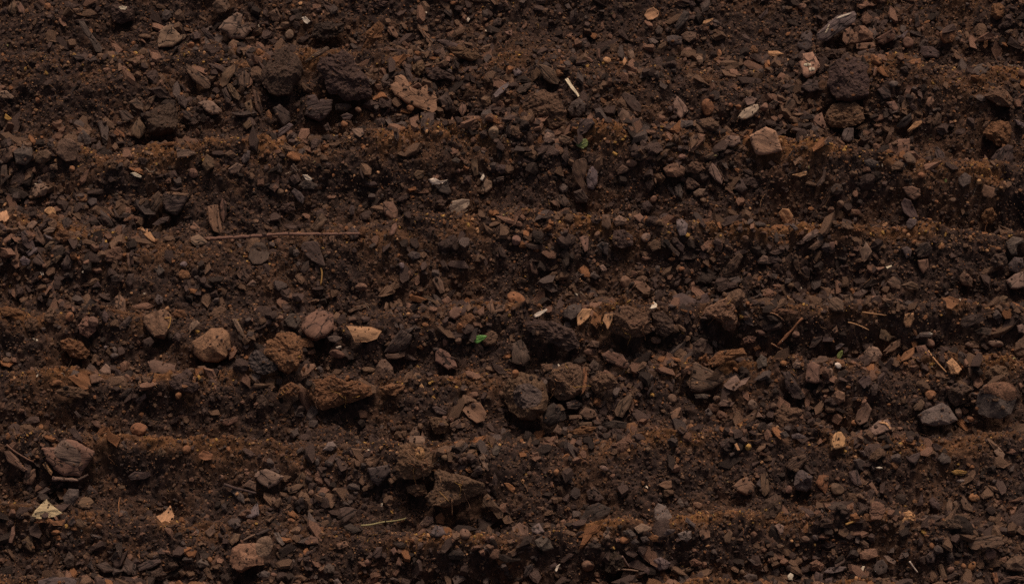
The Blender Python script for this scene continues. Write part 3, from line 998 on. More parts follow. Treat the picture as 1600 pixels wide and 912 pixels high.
B m 1410,80 1440,50 1480,100 1470,130 1430,110
B b 1250,655 1300,620 1400,605 1460,620 1475,660 1420,690 1300,695 1260,685 ; long smooth brown chunk | long smooth brown chunk with a rounded left tip on the lowest ridge
B r 1350,700 1390,680 1430,710 1420,750 1370,760
S b 1480,780 1520,745 1600,740 1600,830 1540,830 1490,820
S r 570,720 620,690 680,690 685,735 620,765 580,760
B b 560,650 590,630 630,660 630,690 590,690
L g 345,840 380,810 440,800 490,805 470,830 400,845 ; grey-green narrow leaf | narrow pale grey-green leaf lying level near the lowest ridge
F p 560,850 590,800 605,800 595,830
L s 655,820 680,770 720,755 750,800 740,840 690,860
L m 720,735 750,735 800,770 790,790 750,770
F p 122,860 140,840 162,855 155,885 130,885
R p 1.5 885,770 905,800 935,838
B b 1060,790 1085,785 1120,870 1115,890 1080,880
P o 1200,800 1220,775 1245,800 1225,825
P o 1240,800 1290,760 1305,800 1270,840
S s 1300,860 1330,830 1345,860 1325,890
B b 1105,430 1130,370 1150,400 1150,450 1120,475
S d 1005,390 1030,365 1085,420 1075,450 1030,440
B b 1155,400 1180,385 1200,430 1180,455
B b 1200,400 1220,355 1280,430 1280,460 1220,450
P o 1250,370 1280,335 1330,370 1310,400 1270,395
W y 1.8 485,540 525,525 562,511
C d 1080,540 1130,505 1200,510 1210,560 1140,570
C d 320,520 360,488 410,520 390,560 330,560
B m 40,545 70,530 100,550 95,595 75,605
B o 220,555 250,525 250,590 225,590
S d 980,740 1020,700 1050,720 1040,775 1000,780
P r 1110,820 1150,795 1170,820 1140,850
B d 1120,860 1170,835 1195,845 1150,880
B d 275,880 300,830 345,850 340,912 280,915
B d 355,880 400,865 400,912 355,915
T b 2.6 690,892 750,882 800,873
B o 1400,840 1430,840 1440,900 1420,912 1405,880
B r 1470,870 1560,860 1600,870 1590,885 1480,885
B r 630,290 650,270 690,340 680,355 645,310
F p 670,185 695,178 717,185 700,192
P y 285,670 292,652 302,665 295,680
P t 135,640 150,630 162,645 150,655
P o 970,610 990,600 1010,610 995,628
P o 1005,670 1020,650 1045,670 1025,700
P g 1170,270 1200,255 1235,262 1210,285
B y 1145,210 1180,195 1250,210 1220,235 1170,232
P b 200,620 240,605 270,640 230,655
P s 270,610 300,600 320,640 290,640
P b 50,670 80,660 110,680 80,700
B b 1530,560 1580,560 1600,575 1600,605 1560,590
C r 260,780 300,755 350,790 330,830 270,830
S d 370,430 430,400 490,420 490,445 400,450
L d 930,430 960,340 970,360 970,420 950,430
'''

# parse
items = []; tile = (0, 0)
for ln in DATA.strip().splitlines():
    ln = ln.strip()
    if not ln: continue
    if ln[0] == '@':
        tile = tuple(int(v) for v in ln[1:].split()); continue
    body, *lab = [p.strip() for p in ln.split(';')]
    w = body.split()
    if w[0] == '>fibres':
        items[-1]['fibres'] = int(w[1]); continue
    rad_px = None
    if w[0][0] == '>':
        kind, code, ptw = w[0][1:], w[1], w[2:]
    elif w[0] in 'TRW':
        kind, code, rad_px, ptw = w[0], w[1], float(w[2]), w[3:]
    else:
        kind, code, ptw = w[0], w[1], w[2:]
    pts = np.array([[float(a) for a in q.split(',')] for q in ptw])
    pts = np.stack([tile[0] * 400 + pts[:, 0] / 4, tile[1] * 228 + pts[:, 1] / 4], 1)
    if w[0][0] == '>':
        items[-1].setdefault('parts', []).append((kind, code, pts)); continue
    it = dict(kind=kind, code=code, pts=pts, rad=rad_px, c=pts.mean(0))
    if lab:
        short, full = [p.strip() for p in lab[0].split('|')]
        it['short'], it['full'] = short, full
    items.append(it)
LMS = [(it['short'], it['c'][0], it['c'][1]) for it in items if 'short' in it]

# the soil is hollowed where it has fallen away under the larger pieces
def hollow():
    global Z
    big = []
    for it in items:
        if it['rad'] is not None: continue
        w_ = np.ptp(it['pts'][:, 0]); h_ = np.ptp(it['pts'][:, 1])
        if min(w_, h_) < 22 or it['kind'] not in 'CSB': continue
        big.append((it['pts'][:, 0].mean(), it['pts'][:, 1].max() + 3, w_, min(w_, h_)))
    big = np.array(big)
    d, t = terrain_hit(big[:, 0], big[:, 1])
    P = cam_pos[None] + d * t[:, None]
    for (x, y, _), (_, _, w_, m_) in zip(P, big):
        rx = 0.00048 * w_ + .004; ry = 0.0003 * m_ + .006; dep = min(0.00042 * m_, .022)
        i0, i1 = np.searchsorted(GX, (x - 2.5 * rx, x + 2.5 * rx)); j0, j1 = np.searchsorted(GY, (y - 2.5 * ry, y + 2.5 * ry))
        gx, gy = XX[j0:j1, i0:i1], YY[j0:j1, i0:i1]
        Z[j0:j1, i0:i1] -= dep * np.exp(-((gx - x) / rx) ** 2 - ((gy - y) / ry) ** 2)
hollow()

def make_mesh(name, V, F, smooth=False, cols=None):
    """V (n,3), F (m,3) or (m,4) arrays -> mesh"""
    me = bpy.data.meshes.new(name)
    V = np.ascontiguousarray(V, np.float32); F = np.ascontiguousarray(F, np.int32)
    k = F.shape[1]
    me.vertices.add(len(V)); me.vertices.foreach_set('co', V.ravel())
    me.loops.add(F.size); me.loops.foreach_set('vertex_index', F.ravel())
    me.polygons.add(len(F))
    me.polygons.foreach_set('loop_start', np.arange(0, F.size, k, dtype=np.int32))
    me.polygons.foreach_set('use_smooth', np.full(len(F), smooth, bool))
    if cols is not None:
        at = me.color_attributes.new('tint', 'FLOAT_COLOR', 'POINT')
        c = np.ones((len(V), 4), np.float32); c[:, :3] = cols
        at.data.foreach_set('color', c.ravel())
    me.update(calc_edges=True)
    return me

# ------------------------------------------------------------------ materials
def nodes(name):
    m = bpy.data.materials.new(name); m.use_nodes = True
    nt = m.node_tree
    return m, nt, nt.nodes['Principled BSDF'], nt.links.new

def add(nt, kind, **kw):
    n = nt.nodes.new(kind)
    for k, v in kw.items():
        if k.startswith('i_'):
            n.inputs[k[2:].replace('_', ' ')].default_value = v
        else:
            setattr(n, k, v)
    return n

def mixc(nt, fac, a, b, mode='MIX'):
    n = nt.nodes.new('ShaderNodeMix'); n.data_type = 'RGBA'; n.blend_type = mode
    for sock, v in ((n.inputs[0], fac), (n.inputs[6], a), (n.inputs[7], b)):
        if isinstance(v, bpy.types.NodeSocket): nt.links.new(v, sock)
        else: sock.default_value = v
    return n.outputs[2]

def ramp(nt, src, a, b, va=0.0, vb=1.0):
    n = nt.nodes.new('ShaderNodeMapRange')
    n.inputs[1].default_value = a; n.inputs[2].default_value = b; n.inputs[3].default_value = va; n.inputs[4].default_value = vb
    nt.links.new(src, n.inputs[0]); return n.outputs[0]

def thing_mat(name, grain=1.0, speck=0.3, crack=0.0, dust=0.5, rough=0.85, spec=0.25, fine=420, bump=0.5, contrast=0.5):
    """Colour comes from the object's own colour; grain < 1 stretches the pattern along local x."""
    m, nt, bs, L = nodes(name)
    oi = add(nt, 'ShaderNodeObjectInfo'); tc = add(nt, 'ShaderNodeTexCoord')
    mp = add(nt, 'ShaderNodeMapping'); mp.inputs['Scale'].default_value = (grain, 1, 1)
    off = add(nt, 'ShaderNodeVectorMath', operation='SCALE'); cmb = add(nt, 'ShaderNodeCombineXYZ')
    for k in range(3): L(oi.outputs['Random'], cmb.inputs[k])
    L(cmb.outputs[0], off.inputs[0]); off.inputs['Scale'].default_value = 3.7
    sm = add(nt, 'ShaderNodeVectorMath', operation='ADD')
    L(tc.outputs['Object'], mp.inputs['Vector']); L(mp.outputs[0], sm.inputs[0]); L(off.outputs[0], sm.inputs[1])
    n1 = add(nt, 'ShaderNodeTexNoise', i_Scale=fine, i_Detail=5.0, i_Roughness=0.65); L(sm.outputs[0], n1.inputs['Vector'])
    n2 = add(nt, 'ShaderNodeTexNoise', i_Scale=85.0, i_Detail=3.0, i_Roughness=0.6); L(sm.outputs[0], n2.inputs['Vector'])
    base = oi.outputs['Color']
    dark = mixc(nt, 1.0, base, (1 - contrast, 1 - contrast, 1 - contrast, 1), 'MULTIPLY')
    lite = mixc(nt, 1.0, base, (1.32, 1.27, 1.2, 1), 'MULTIPLY')
    c = mixc(nt, ramp(nt, n1.outputs['Fac'], 0.33, 0.68), dark, lite)
    if dust:
        c = mixc(nt, ramp(nt, n2.outputs['Fac'], 0.47, 0.82, 0, dust), c, (0.052, 0.030, 0.019, 1))
    h = n1.outputs['Fac']
    if speck:
        n3 = add(nt, 'ShaderNodeTexNoise', i_Scale=900.0, i_Detail=1.0); L(tc.outputs['Object'], n3.inputs['Vector'])
        c = mixc(nt, ramp(nt, n3.outputs['Fac'], 0.66, 0.74, 0, speck), c, (0.16, 0.085, 0.04, 1))
    if crack:
        wv = add(nt, 'ShaderNodeTexNoise', i_Scale=60.0, i_Detail=2.0); L(sm.outputs[0], wv.inputs['Vector'])
        ws = add(nt, 'ShaderNodeVectorMath', operation='SCALE'); ws.inputs['Scale'].default_value = 0.012; L(wv.outputs['Color'], ws.inputs[0])
        wa = add(nt, 'ShaderNodeVectorMath', operation='ADD'); L(sm.outputs[0], wa.inputs[0]); L(ws.outputs[0], wa.inputs[1])
        vo = add(nt, 'ShaderNodeTexVoronoi', feature='DISTANCE_TO_EDGE', i_Scale=62.0); L(wa.outputs[0], vo.inputs['Vector'])
        gate = ramp(nt, n2.outputs['Fac'], 0.42, 0.52)
        ck = ramp(nt, vo.outputs['Distance'], 0.015, 0.055, crack, 0)
        mu = add(nt, 'ShaderNodeMath', operation='MULTIPLY'); L(ck, mu.inputs[0]); L(gate, mu.inputs[1])
        c = mixc(nt, mu.outputs[0], c, (0.012, 0.009, 0.008, 1))
        sb = add(nt, 'ShaderNodeMath', operation='SUBTRACT'); L(h, sb.inputs[0]); L(mu.outputs[0], sb.inputs[1]); h = sb.outputs[0]
    bp = add(nt, 'ShaderNodeBump', i_Strength=bump, i_Distance=0.0016)
    L(h, bp.inputs['Height']); L(bp.outputs[0], bs.inputs['Normal'])
    L(c, bs.inputs['Base Color'])
    bs.inputs['Roughness'].default_value = rough; bs.inputs['Specular IOR Level'].default_value = spec
    return m

def stuff_mat(name, rough=0.95, spec=0.15, scale=500):
    m, nt, bs, L = nodes(name)
    at = add(nt, 'ShaderNodeAttribute', attribute_name='tint'); tc = add(nt, 'ShaderNodeTexCoord')
    n1 = add(nt, 'ShaderNodeTexNoise', i_Scale=float(scale), i_Detail=4.0, i_Roughness=0.7); L(tc.outputs['Object'], n1.inputs['Vector'])
    a = mixc(nt, 1.0, at.outputs['Color'], (.55, .55, .55, 1), 'MULTIPLY'); b = mixc(nt, 1.0, at.outputs['Color'], (1.4, 1.35, 1.3, 1), 'MULTIPLY')
    L(mixc(nt, ramp(nt, n1.outputs['Fac'], 0.32, 0.68), a, b), bs.inputs['Base Color'])
    bp = add(nt, 'ShaderNodeBump', i_Strength=0.7, i_Distance=0.0015); L(n1.outputs['Fac'], bp.inputs['Height']); L(bp.outputs[0], bs.inputs['Normal'])
    bs.inputs['Roughness'].default_value = rough; bs.inputs['Specular IOR Level'].default_value = spec
    return m

MAT = dict(
    B=thing_mat('bark', grain=0.22, speck=0.25, crack=0.75, dust=0.45, fine=360, bump=0.8, contrast=0.42),
    S=thing_mat('rough_stone', grain=1.0, speck=0.3, crack=0.35, dust=0.5, fine=260, bump=0.6, contrast=0.35),
    P=thing_mat('pebble_stone', grain=1.0, speck=0.15, dust=0.3, fine=300, bump=0.4, contrast=0.35),
    b=thing_mat('smooth_bark', grain=0.55, speck=0.12, crack=0.85, dust=0.32, fine=240, bump=0.5, contrast=0.24),
    C=thing_mat('clod_soil', grain=1.0, speck=0.7, dust=0.55, fine=330, bump=1.0, rough=0.97, spec=0.1, contrast=0.5),
    L=thing_mat('dead_leaf', grain=0.2, speck=0.0, dust=0.22, fine=420, bump=0.5, contrast=0.3),
    F=thing_mat('bleached_wood', grain=0.2, speck=0.0, dust=0.25, fine=500, bump=0.4, contrast=0.25),
    G=thing_mat('green_leaf_skin', grain=0.4, speck=0.0, dust=0.08, fine=420, bump=0.25, rough=0.5, spec=0.4, contrast=0.2),
    T=thing_mat('twig_bark', grain=0.15, speck=0.1, dust=0.2, fine=420, bump=0.5, contrast=0.3),
)
SOIL = stuff_mat('soil', scale=420)
CRUMB = stuff_mat('crumb', scale=700)
FIBRE = stuff_mat('fibre', rough=0.8, scale=300)

# ------------------------------------------------------------------ ground sheet
ny, nx = XX.shape
idx = np.arange(nx * ny).reshape(ny, nx)
F = np.stack([idx[:-1, :-1], idx[:-1, 1:], idx[1:, 1:], idx[1:, :-1]], -1).reshape(-1, 4)
patch = np.clip(0.5 + 1.6 * fbm(XX * 16, YY * 22, 41, 4), 0, 1)
fineP = np.clip(0.5 + 1.8 * fbm(XX * 160, YY * 160, 43, 2), 0, 1)
dry = np.clip(CREST * 0.5 * (0.0 + patch) + 0.28 * (patch - 0.5), 0, 1)
c0 = lin((47, 35, 31)) * ALB; c1 = lin((72, 53, 44)) * ALB; c2 = lin((128, 85, 50)) * ALB
colr = (c0[None, None] * (1 - fineP[..., None]) + c1[None, None] * fineP[..., None])
colr = colr * (1 - dry[..., None]) + c2[None, None] * dry[..., None]
grains = (0.72 + 0.56 * i2)[..., None]
me = make_mesh('soil_ground', np.stack([XX, YY, Z], -1).reshape(-1, 3), F, True, (colr * grains).reshape(-1, 3))
me.materials.append(SOIL)
ground = bpy.data.objects.new('soil_ground', me); scene.collection.objects.link(ground)
ground['kind'] = 'structure'; ground['label'] = 'dark brown soil in level ridges and furrows'

# ------------------------------------------------------------------ builders of things
KINDNAME = dict(B=('bark_chip', 'bark chip', 'bark chips strewn over the ridges'), W=('straw', 'straw', 'straws in the soil'),
                S=('stone', 'stone', 'stones lying in the soil'), P=('pebble', 'pebble', 'small pebbles in the soil'),
                C=('soil_clod', 'soil clod', 'clods of soil'), L=('dry_leaf', 'dry leaf', 'dry leaf pieces on the soil'),
                F=('wood_flake', 'wood flake', 'pale wood flakes in the soil'), G=('green_leaf', 'green leaf', 'green leaves on the soil'),
                T=('twig', 'twig', 'twigs on the soil'), R=('root', 'root', 'loose root pieces on the soil'),
                X=('wood_splinter', 'wood splinter', 'long wood splinters in the soil'))

def resample(poly, n):
    q = np.vstack([poly, poly[:1]]); seg = np.linalg.norm(np.diff(q, axis=0), axis=1)
    s = np.concatenate([[0], np.cumsum(seg)]); t = np.linspace(0, s[-1], n, endpoint=False)
    return np.stack([np.interp(t, s, q[:, 0]), np.interp(t, s, q[:, 1])], 1)

def resample_corners(poly, n):
    q = np.vstack([poly, poly[:1]]); seg = np.linalg.norm(np.diff(q, axis=0), axis=1); per = seg.sum(); out = []
    for k in range(len(poly)):
        m = max(1, int(round(n * seg[k] / per)))
        t = np.arange(m)[:, None] / m
        out.append(q[k] * (1 - t) + q[k + 1] * t)
    return np.vstack(out)

def area_c(p):
    x, y = p[:, 0], p[:, 1]; x2, y2 = np.roll(x, -1), np.roll(y, -1)
    cr = x * y2 - x2 * y; a = cr.sum() / 2
    if abs(a) < 1e-9: return 1e-9, p.mean(0)
    return a, np.array([((x + x2) * cr).sum(), ((y + y2) * cr).sum()]) / (6 * a)

def chaikin(p):
    q = np.roll(p, -1, 0)
    return np.stack([0.75 * p + 0.25 * q, 0.25 * p + 0.75 * q], 1).reshape(-1, 2)

ALL_V, ALL_F, nall = [], [], 0          # everything built so far, for letting crumbs fall on it
def remember(V, F, M):
    global nall
    W = V @ np.array(M.to_3x3()).T + np.array(M.translation)
    ALL_V.append(W); ALL_F.append(F + nall); nall += len(W)

def colour(code, jit=0.10):
    c = lin(COL[code]) * ALB * (1.28 if code in 'dk' else 1.12) * (1 + random.uniform(-jit, jit) * 1.5)
    c = c * np.array([1, 1 + random.uniform(-jit, jit) * .3, 1 + random.uniform(-jit, jit) * .8])
    return (float(c[0]), float(c[1]), float(c[2]), 1.0)

def ring_mesh(B, hf, depth, rings, under=0.85):
    """Closed solid over the star-shaped outline B (local metres): top from hf(x, y, r), a wall and an underside."""
    n = len(B); V = [np.array([[0, 0, 0.0]])]
    V[0][0, 2] = hf(np.zeros(1), np.zeros(1), np.zeros(1))[0]
    rr = np.linspace(0, 1, rings + 1)[1:] ** 0.8
    for r in rr:
        p = B * r; V.append(np.column_stack([p, hf(p[:, 0], p[:, 1], np.full(n, r))]))
    rim = V[-1][:, 2]
    for r, dz in ((0.985, 0.45), (under, 1.0), (0.4, 1.05)):
        p = B * r; V.append(np.column_stack([p, np.minimum(rim, 0) * 0.6 - depth * dz]))
    V.append(np.array([[0, 0, -depth * 1.05 + np.minimum(rim, 0).mean() * .6]]))
    V = np.vstack(V); F = []
    i = np.arange(n); j = (i + 1) % n
    F.append(np.stack([np.zeros(n, int), 1 + i, 1 + j], 1))
    R = rings + 3
    for k in range(R - 1):
        a = 1 + k * n; b = a + n
        F.append(np.stack([a + i, b + i, b + j], 1)); F.append(np.stack([a + i, b + j, a + j], 1))
    a = 1 + (R - 1) * n
    F.append(np.stack([a + i, np.full(n, len(V) - 1), a + j], 1))
    return V, np.vstack(F)

def tube(P, rad, sides=6, taper=0.6):
    P = np.asarray(P, float); n = len(P)
    T = np.gradient(P, axis=0); T /= np.linalg.norm(T, axis=1)[:, None] + 1e-12
    up = np.array([0.13, 0.21, 0.97]); A = np.cross(T, up); A /= np.linalg.norm(A, axis=1)[:, None] + 1e-12; Bn = np.cross(T, A)
    th = np.linspace(0, 2 * np.pi, sides, endpoint=False)
    rd = rad * np.linspace(1, taper, n)
    V = (P[:, None] + rd[:, None, None] * (np.cos(th)[None, :, None] * A[:, None] + np.sin(th)[None, :, None] * Bn[:, None])).reshape(-1, 3)
    F = []
    i = np.arange(sides); j = (i + 1) % sides
    for k in range(n - 1):
        a = k * sides; F.append(np.stack([a + i, a + j, a + sides + j], 1)); F.append(np.stack([a + i, a + sides + j, a + sides + i], 1))
    for e, base in ((0, 0), (1, (n - 1) * sides)):
        V = np.vstack([V, P[-1 if e else 0][None]]); c = len(V) - 1
        F.append(np.stack([base + (i if e else j), base + (j if e else i), np.full(sides, c)], 1))
    return V, np.vstack(F)

class Solid: pass

def height_fn(kind, B, seed, size, minor, plain=False):
    mm = 0.001
    rs = random.Random(seed)
    ang = np.arctan2(B[:, 1], B[:, 0]); o = np.argsort(ang)
    a2 = np.concatenate([ang[o] - 2 * np.pi, ang[o], ang[o] + 2 * np.pi]); R = np.linalg.norm(B, axis=1)[o]; R2 = np.concatenate([R, R, R])
    def rad(x, y): return np.clip(np.hypot(x, y) / np.interp(np.arctan2(y, x), a2, R2), 0, 1.05)
    ox, oy = rs.uniform(-50, 50), rs.uniform(-50, 50)
    def nz(x, y, s, sy=None, oc=3): return fbm(x / s + ox, y / (sy or s) + oy, seed % 991, oc)
    if kind in 'BX':
        T = min(max(0.26 * minor, 2.6 * mm), 12 * mm) * rs.uniform(.8, 1.25)
        if kind == 'X': T = min(max(0.34 * minor, 1.6 * mm), 9 * mm)
        folds = [(rs.uniform(0, 2 * math.pi), rs.uniform(-.22, .22) * minor, rs.uniform(.10, .42)) for _ in range(rs.choice((0, 0, 1)) if plain else rs.choice((1, 1, 2, 2)))]
        gr = rs.uniform(.03, .11) * min(T, 5 * mm) * (.35 if plain else 1)
        def hf(x, y, r):
            z = 0.30 * T * (1 - r ** 10) + 0 * x
            for a, q, s in folds:
                z = z - s * np.maximum(0, math.cos(a) * x + math.sin(a) * y - q)
            z = z + gr * 2.2 * nz(x, y, 14 * mm, 2.2 * mm) + 0.10 * minor * nz(x, y, .5 * minor, None, 2)
            return np.maximum(z, -0.14 * minor)
        return hf, T, rad
    if kind in 'S':
        H = 0.50 * minor
        pl = [(rs.uniform(0, 2 * math.pi), rs.uniform(.15, .95), rs.uniform(.45, .95)) for _ in range(7)]
        def hf(x, y, r):
            z = H * np.sqrt(np.clip(1.02 - r * r, 0, 1.0)) ** 0.8
            for a, s, c in pl:
                z = np.minimum(z, H * c - s * (math.cos(a) * x + math.sin(a) * y))
            z = np.maximum(z, .3 * H * np.sqrt(np.clip(1.0 - r * r, 0, 1)))
            z = z + 0.07 * minor * nz(x, y, .45 * minor) + 0.5 * mm * nz(x, y, 2 * mm)
            return np.maximum(z, -0.1 * minor)
        return hf, 0.30 * minor, rad
    if kind == 'P':
        H = 0.40 * minor
        pl = [(rs.uniform(0, 2 * math.pi), rs.uniform(.2, .9), rs.uniform(.6, 1)) for _ in range(4)]
        def hf(x, y, r):
            z = H * np.sqrt(np.clip(1.01 - r * r, 0, 1))
            for a, s, c in pl:
                z = np.minimum(z, H * c - s * (math.cos(a) * x + math.sin(a) * y))
            return np.maximum(z + 0.08 * minor * nz(x, y, .5 * minor), -.1 * minor)
        return hf, 0.32 * minor, rad
    if kind == 'C':
        H = 0.50 * minor
        pl = [(rs.uniform(0, 2 * math.pi), rs.uniform(.1, 1.2), rs.uniform(.4, .95)) for _ in range(7)]
        def hf(x, y, r):
            z = H * np.clip(1.02 - r ** 2.6, 0, 1) ** 0.55
            for a, sl, c_ in pl:
                z = np.minimum(z, H * c_ - sl * (math.cos(a) * x + math.sin(a) * y))
            z = np.maximum(z, .3 * H * np.clip(1.0 - r ** 3, 0, 1))
            w, i = worley(x / (5.5 * mm) + ox, y / (5.5 * mm) + oy, seed % 887)
            z = z + (0.15 + .85 * (1 - r)) * 0.24 * minor * nz(x, y, .34 * minor) + 1.5 * mm * np.sqrt(np.clip(1 - (w / .66) ** 2, 0, 1)) * (.3 + i) + 2.4 * mm * nz(x, y, 3.2 * mm)
            return z
        return hf, 0.26 * minor, rad
    # thin things: leaves, flakes
    T = (0.7 if kind in 'LG' else 1.1) * mm
    curl = rs.uniform(.3, 1.0) * (1 if rs.random() < .6 else -1)
    rib = rs.uniform(.15, .4)
    if kind == 'G': curl, rib = 0.15, 0.12
    def hf(x, y, r):
        z = curl * y * y / max(minor, 1e-4) - rib * np.abs(y) * (1 if curl > 0 else -1) + 0.35 * curl * x * x / max(size * 2, 1e-4)
        z = z + 0.5 * mm * nz(x, y, 9 * mm, 2 * mm) + 0.10 * minor * nz(x, y, .5 * minor, None, 2)
        return z
    return hf, T, rad

def add_obj(name, V, F, mat, M, col, parent=None, smooth=False):
    me = make_mesh(name, V, F, smooth); me.materials.append(mat)
    ob = bpy.data.objects.new(name, me); scene.collection.objects.link(ob)
    if parent is None: ob.matrix_world = M
    else: ob.parent = parent
    ob.color = col
    return ob

def smooth_n(x, y):
    e = 0.012
    gx = float(((bil(Zm, x + e, y) - bil(Zm, x - e, y)) / (2 * e))[0]); gy = float(((bil(Zm, x, y + e) - bil(Zm, x, y - e)) / (2 * e))[0])
    n = np.array([-gx, -gy, 1.0]); return n / np.linalg.norm(n)

def solid(kind, code, pts, seed, parent=None, pname=None):
    """pts: the outline in photograph pixels; the thing is built on a plane of its own that lies on the soil."""
    rs = random.Random(seed)
    pts = np.asarray(pts, float)
    if parent is None:
        c = pts.mean(0)
        d, t = terrain_hit(np.r_[c[0], pts[:, 0]], np.r_[c[1], pts[:, 1]])
        P0 = cam_pos + d[0] * t[0]
        tn = smooth_n(P0[0:1], P0[1:2]).ravel()
        wgt = dict(B=.42, S=.42, P=.45, C=.42, L=.42, F=.5, G=.4).get(kind, .5)
        n = wgt * tn + (1 - wgt) * (-d[0]) + np.array([rs.gauss(0, .17), rs.gauss(0, .10), rs.gauss(0, .14)])
        n /= np.linalg.norm(n)
        while n @ -d[0] < 0.74:
            n = n + 0.15 * -d[0]; n /= np.linalg.norm(n)
        dn = d @ n
        tp = ((P0 - cam_pos) @ n) / dn                       # depth of the plane along every ray
        sink = np.percentile(tp[1:] - t[1:], 92 if kind in 'SC' else 100)
        lift = min(max(sink, 0), 0.014 + 0.0006 * math.sqrt(np.ptp(pts[:, 0]) * np.ptp(pts[:, 1]))) + (0.006 if kind == 'F' else 0.0015 if kind in 'BL' else .006 if kind == 'G' else 0.0) + (.003 if abs(area_c(pts)[0]) < 130 else 0.0)
        if kind in 'SC': lift += min(.10 * math.sqrt(np.ptp(pts[:, 0]) * np.ptp(pts[:, 1])) * .001, .008)
        P0 = P0 - d[0] * lift
        tp = ((P0 - cam_pos) @ n) / dn
        W = cam_pos[None] + d[1:] * tp[1:, None]
        ex = np.cross(UY, n); ex /= np.linalg.norm(ex); ey = np.cross(n, ex)
        L2 = np.stack([(W - P0) @ ex, (W - P0) @ ey], 1)
        A, cc = area_c(L2)
        q = resample(L2 - cc, 64); w, vec = np.linalg.eigh(np.cov(q.T)); ax = vec[:, 1]
        if ax[0] < 0: ax = -ax
        X3 = ax[0] * ex + ax[1] * ey; Y3 = np.cross(n, X3); O = P0 + cc[0] * ex + cc[1] * ey
        M = Matrix(((X3[0], Y3[0], n[0], O[0]), (X3[1], Y3[1], n[1], O[1]), (X3[2], Y3[2], n[2], O[2]), (0, 0, 0, 1)))
        O = np.array(O); frame = (O, X3, Y3, n)
    else:
        O, X3, Y3, n = parent.frame
        d = rays(pts[:, 0], pts[:, 1])
        tp = ((O + n * parent.hmid - cam_pos) @ n) / (d @ n)
        W = cam_pos[None] + d * tp[:, None]; M = None; frame = parent.frame
    L2 = np.stack([(W - O) @ X3, (W - O) @ Y3], 1)
    off = np.zeros(2)
    if parent is not None:
        off = area_c(L2)[1]; L2 = L2 - off
    if area_c(L2)[0] < 0: L2 = L2[::-1]
    size = math.sqrt(abs(area_c(L2)[0]))
    q = resample(L2, 64); minor = 2.0 * min(np.ptp(q[:, 1]), np.ptp(q[:, 0])) / 2.0
    if kind in 'PG' or (kind == 'L' and len(L2) > 8): L2 = chaikin(L2)
    if kind in 'PG': L2 = chaikin(L2)
    per = np.linalg.norm(np.diff(np.vstack([L2, L2[:1]]), axis=0), axis=1).sum()
    nb = int(np.clip(per / 0.0016, 18, 120)); B = resample_corners(L2, nb); nb = len(B)
    jit = dict(B=.016, S=.014, P=.015, C=.065, L=.012, F=.02, G=.004).get(kind, .02)
    th = np.arange(nb)
    wrap = 0.5 - 0.5 * np.cos(2 * np.pi * np.clip(np.minimum(th, nb - th) / 5.0, 0, .5) * 1.0)      # closes the noise at the seam
    B = B * (1 + jit * 2.2 * wrap * ((0.4 if kind in 'CSP' else 1.0) * vnoise(th * .45, th * 0 + seed % 97, 7) + 1.2 * vnoise(th * .15, th * 0 + seed % 89, 9)))[:, None]
    hf, depth, rad = height_fn(kind, B, seed, size, minor, code in 'mrsgtzun')
    rings = int(np.clip(minor / 2 / 0.0018, 3, 20))
    s = Solid()
    if parent is None:
        V, Fc = ring_mesh(B, hf, depth, rings, 0.62 if kind in 'SPC' else 0.93)
        s.hf, s.rad, s.hmid = hf, rad, float(hf(np.zeros(1), np.zeros(1), np.full(1, .5))[0])
    else:
        th_ = 0.0014
        def ph(x, y, r):
            X, Y = x + off[0], y + off[1]
            return parent.hf(X, Y, parent.rad(X, Y)) + th_ * (1 - r ** 3) + 0.0004
        V, Fc = ring_mesh(B, ph, 0.0, rings, .9)
        k = len(B) * 3 + 1
        low = parent.hf(V[-k:, 0] + off[0], V[-k:, 1] + off[1], parent.rad(V[-k:, 0] + off[0], V[-k:, 1] + off[1])) - 0.0015
        V[-k:, 2] = low
        V[:, 0] += off[0]; V[:, 1] += off[1]
    s.frame, s.M, s.B, s.size, s.minor = frame, M, B, size, minor
    aspect = np.ptp(q[:, 0]) / max(np.ptp(q[:, 1]), 1e-5)
    s.kind, s.aspect = kind, aspect
    s.V, s.F = V, Fc
    return s

def tail(cx, cy, lms, skip):
    best = sorted((math.hypot(cx - x, (cy - y) * 1.2), nm, x, y) for nm, x, y in lms if nm != skip)
    outs = []
    for dist, nm, x, y in best[:4]:
        dx, dy = cx - x, cy - y
        if abs(dx) > 2.4 * abs(dy): rel = 'right of' if dx > 0 else 'left of'
        elif abs(dy) > 2.4 * abs(dx): rel = 'below' if dy > 0 else 'above'
        else: rel = ('below' if dy > 0 else 'above') + ' and ' + ('right of' if dx > 0 else 'left of')
        outs.append((rel, nm, dist))
    return outs

def shape_word(s, pts, kind):
    if kind in 'PR': return ''
    a = s.aspect
    k = len(pts)
    if a > 2.4: return 'narrow'
    if k <= 4 and kind in 'BFXL': return 'pointed' if k == 3 else 'four-sided'
    if a < 1.3: return 'rounded' if kind in 'CS' else 'squat'
    if a > 1.8: return 'long'
    return 'angular' if kind in 'BFX' else ''

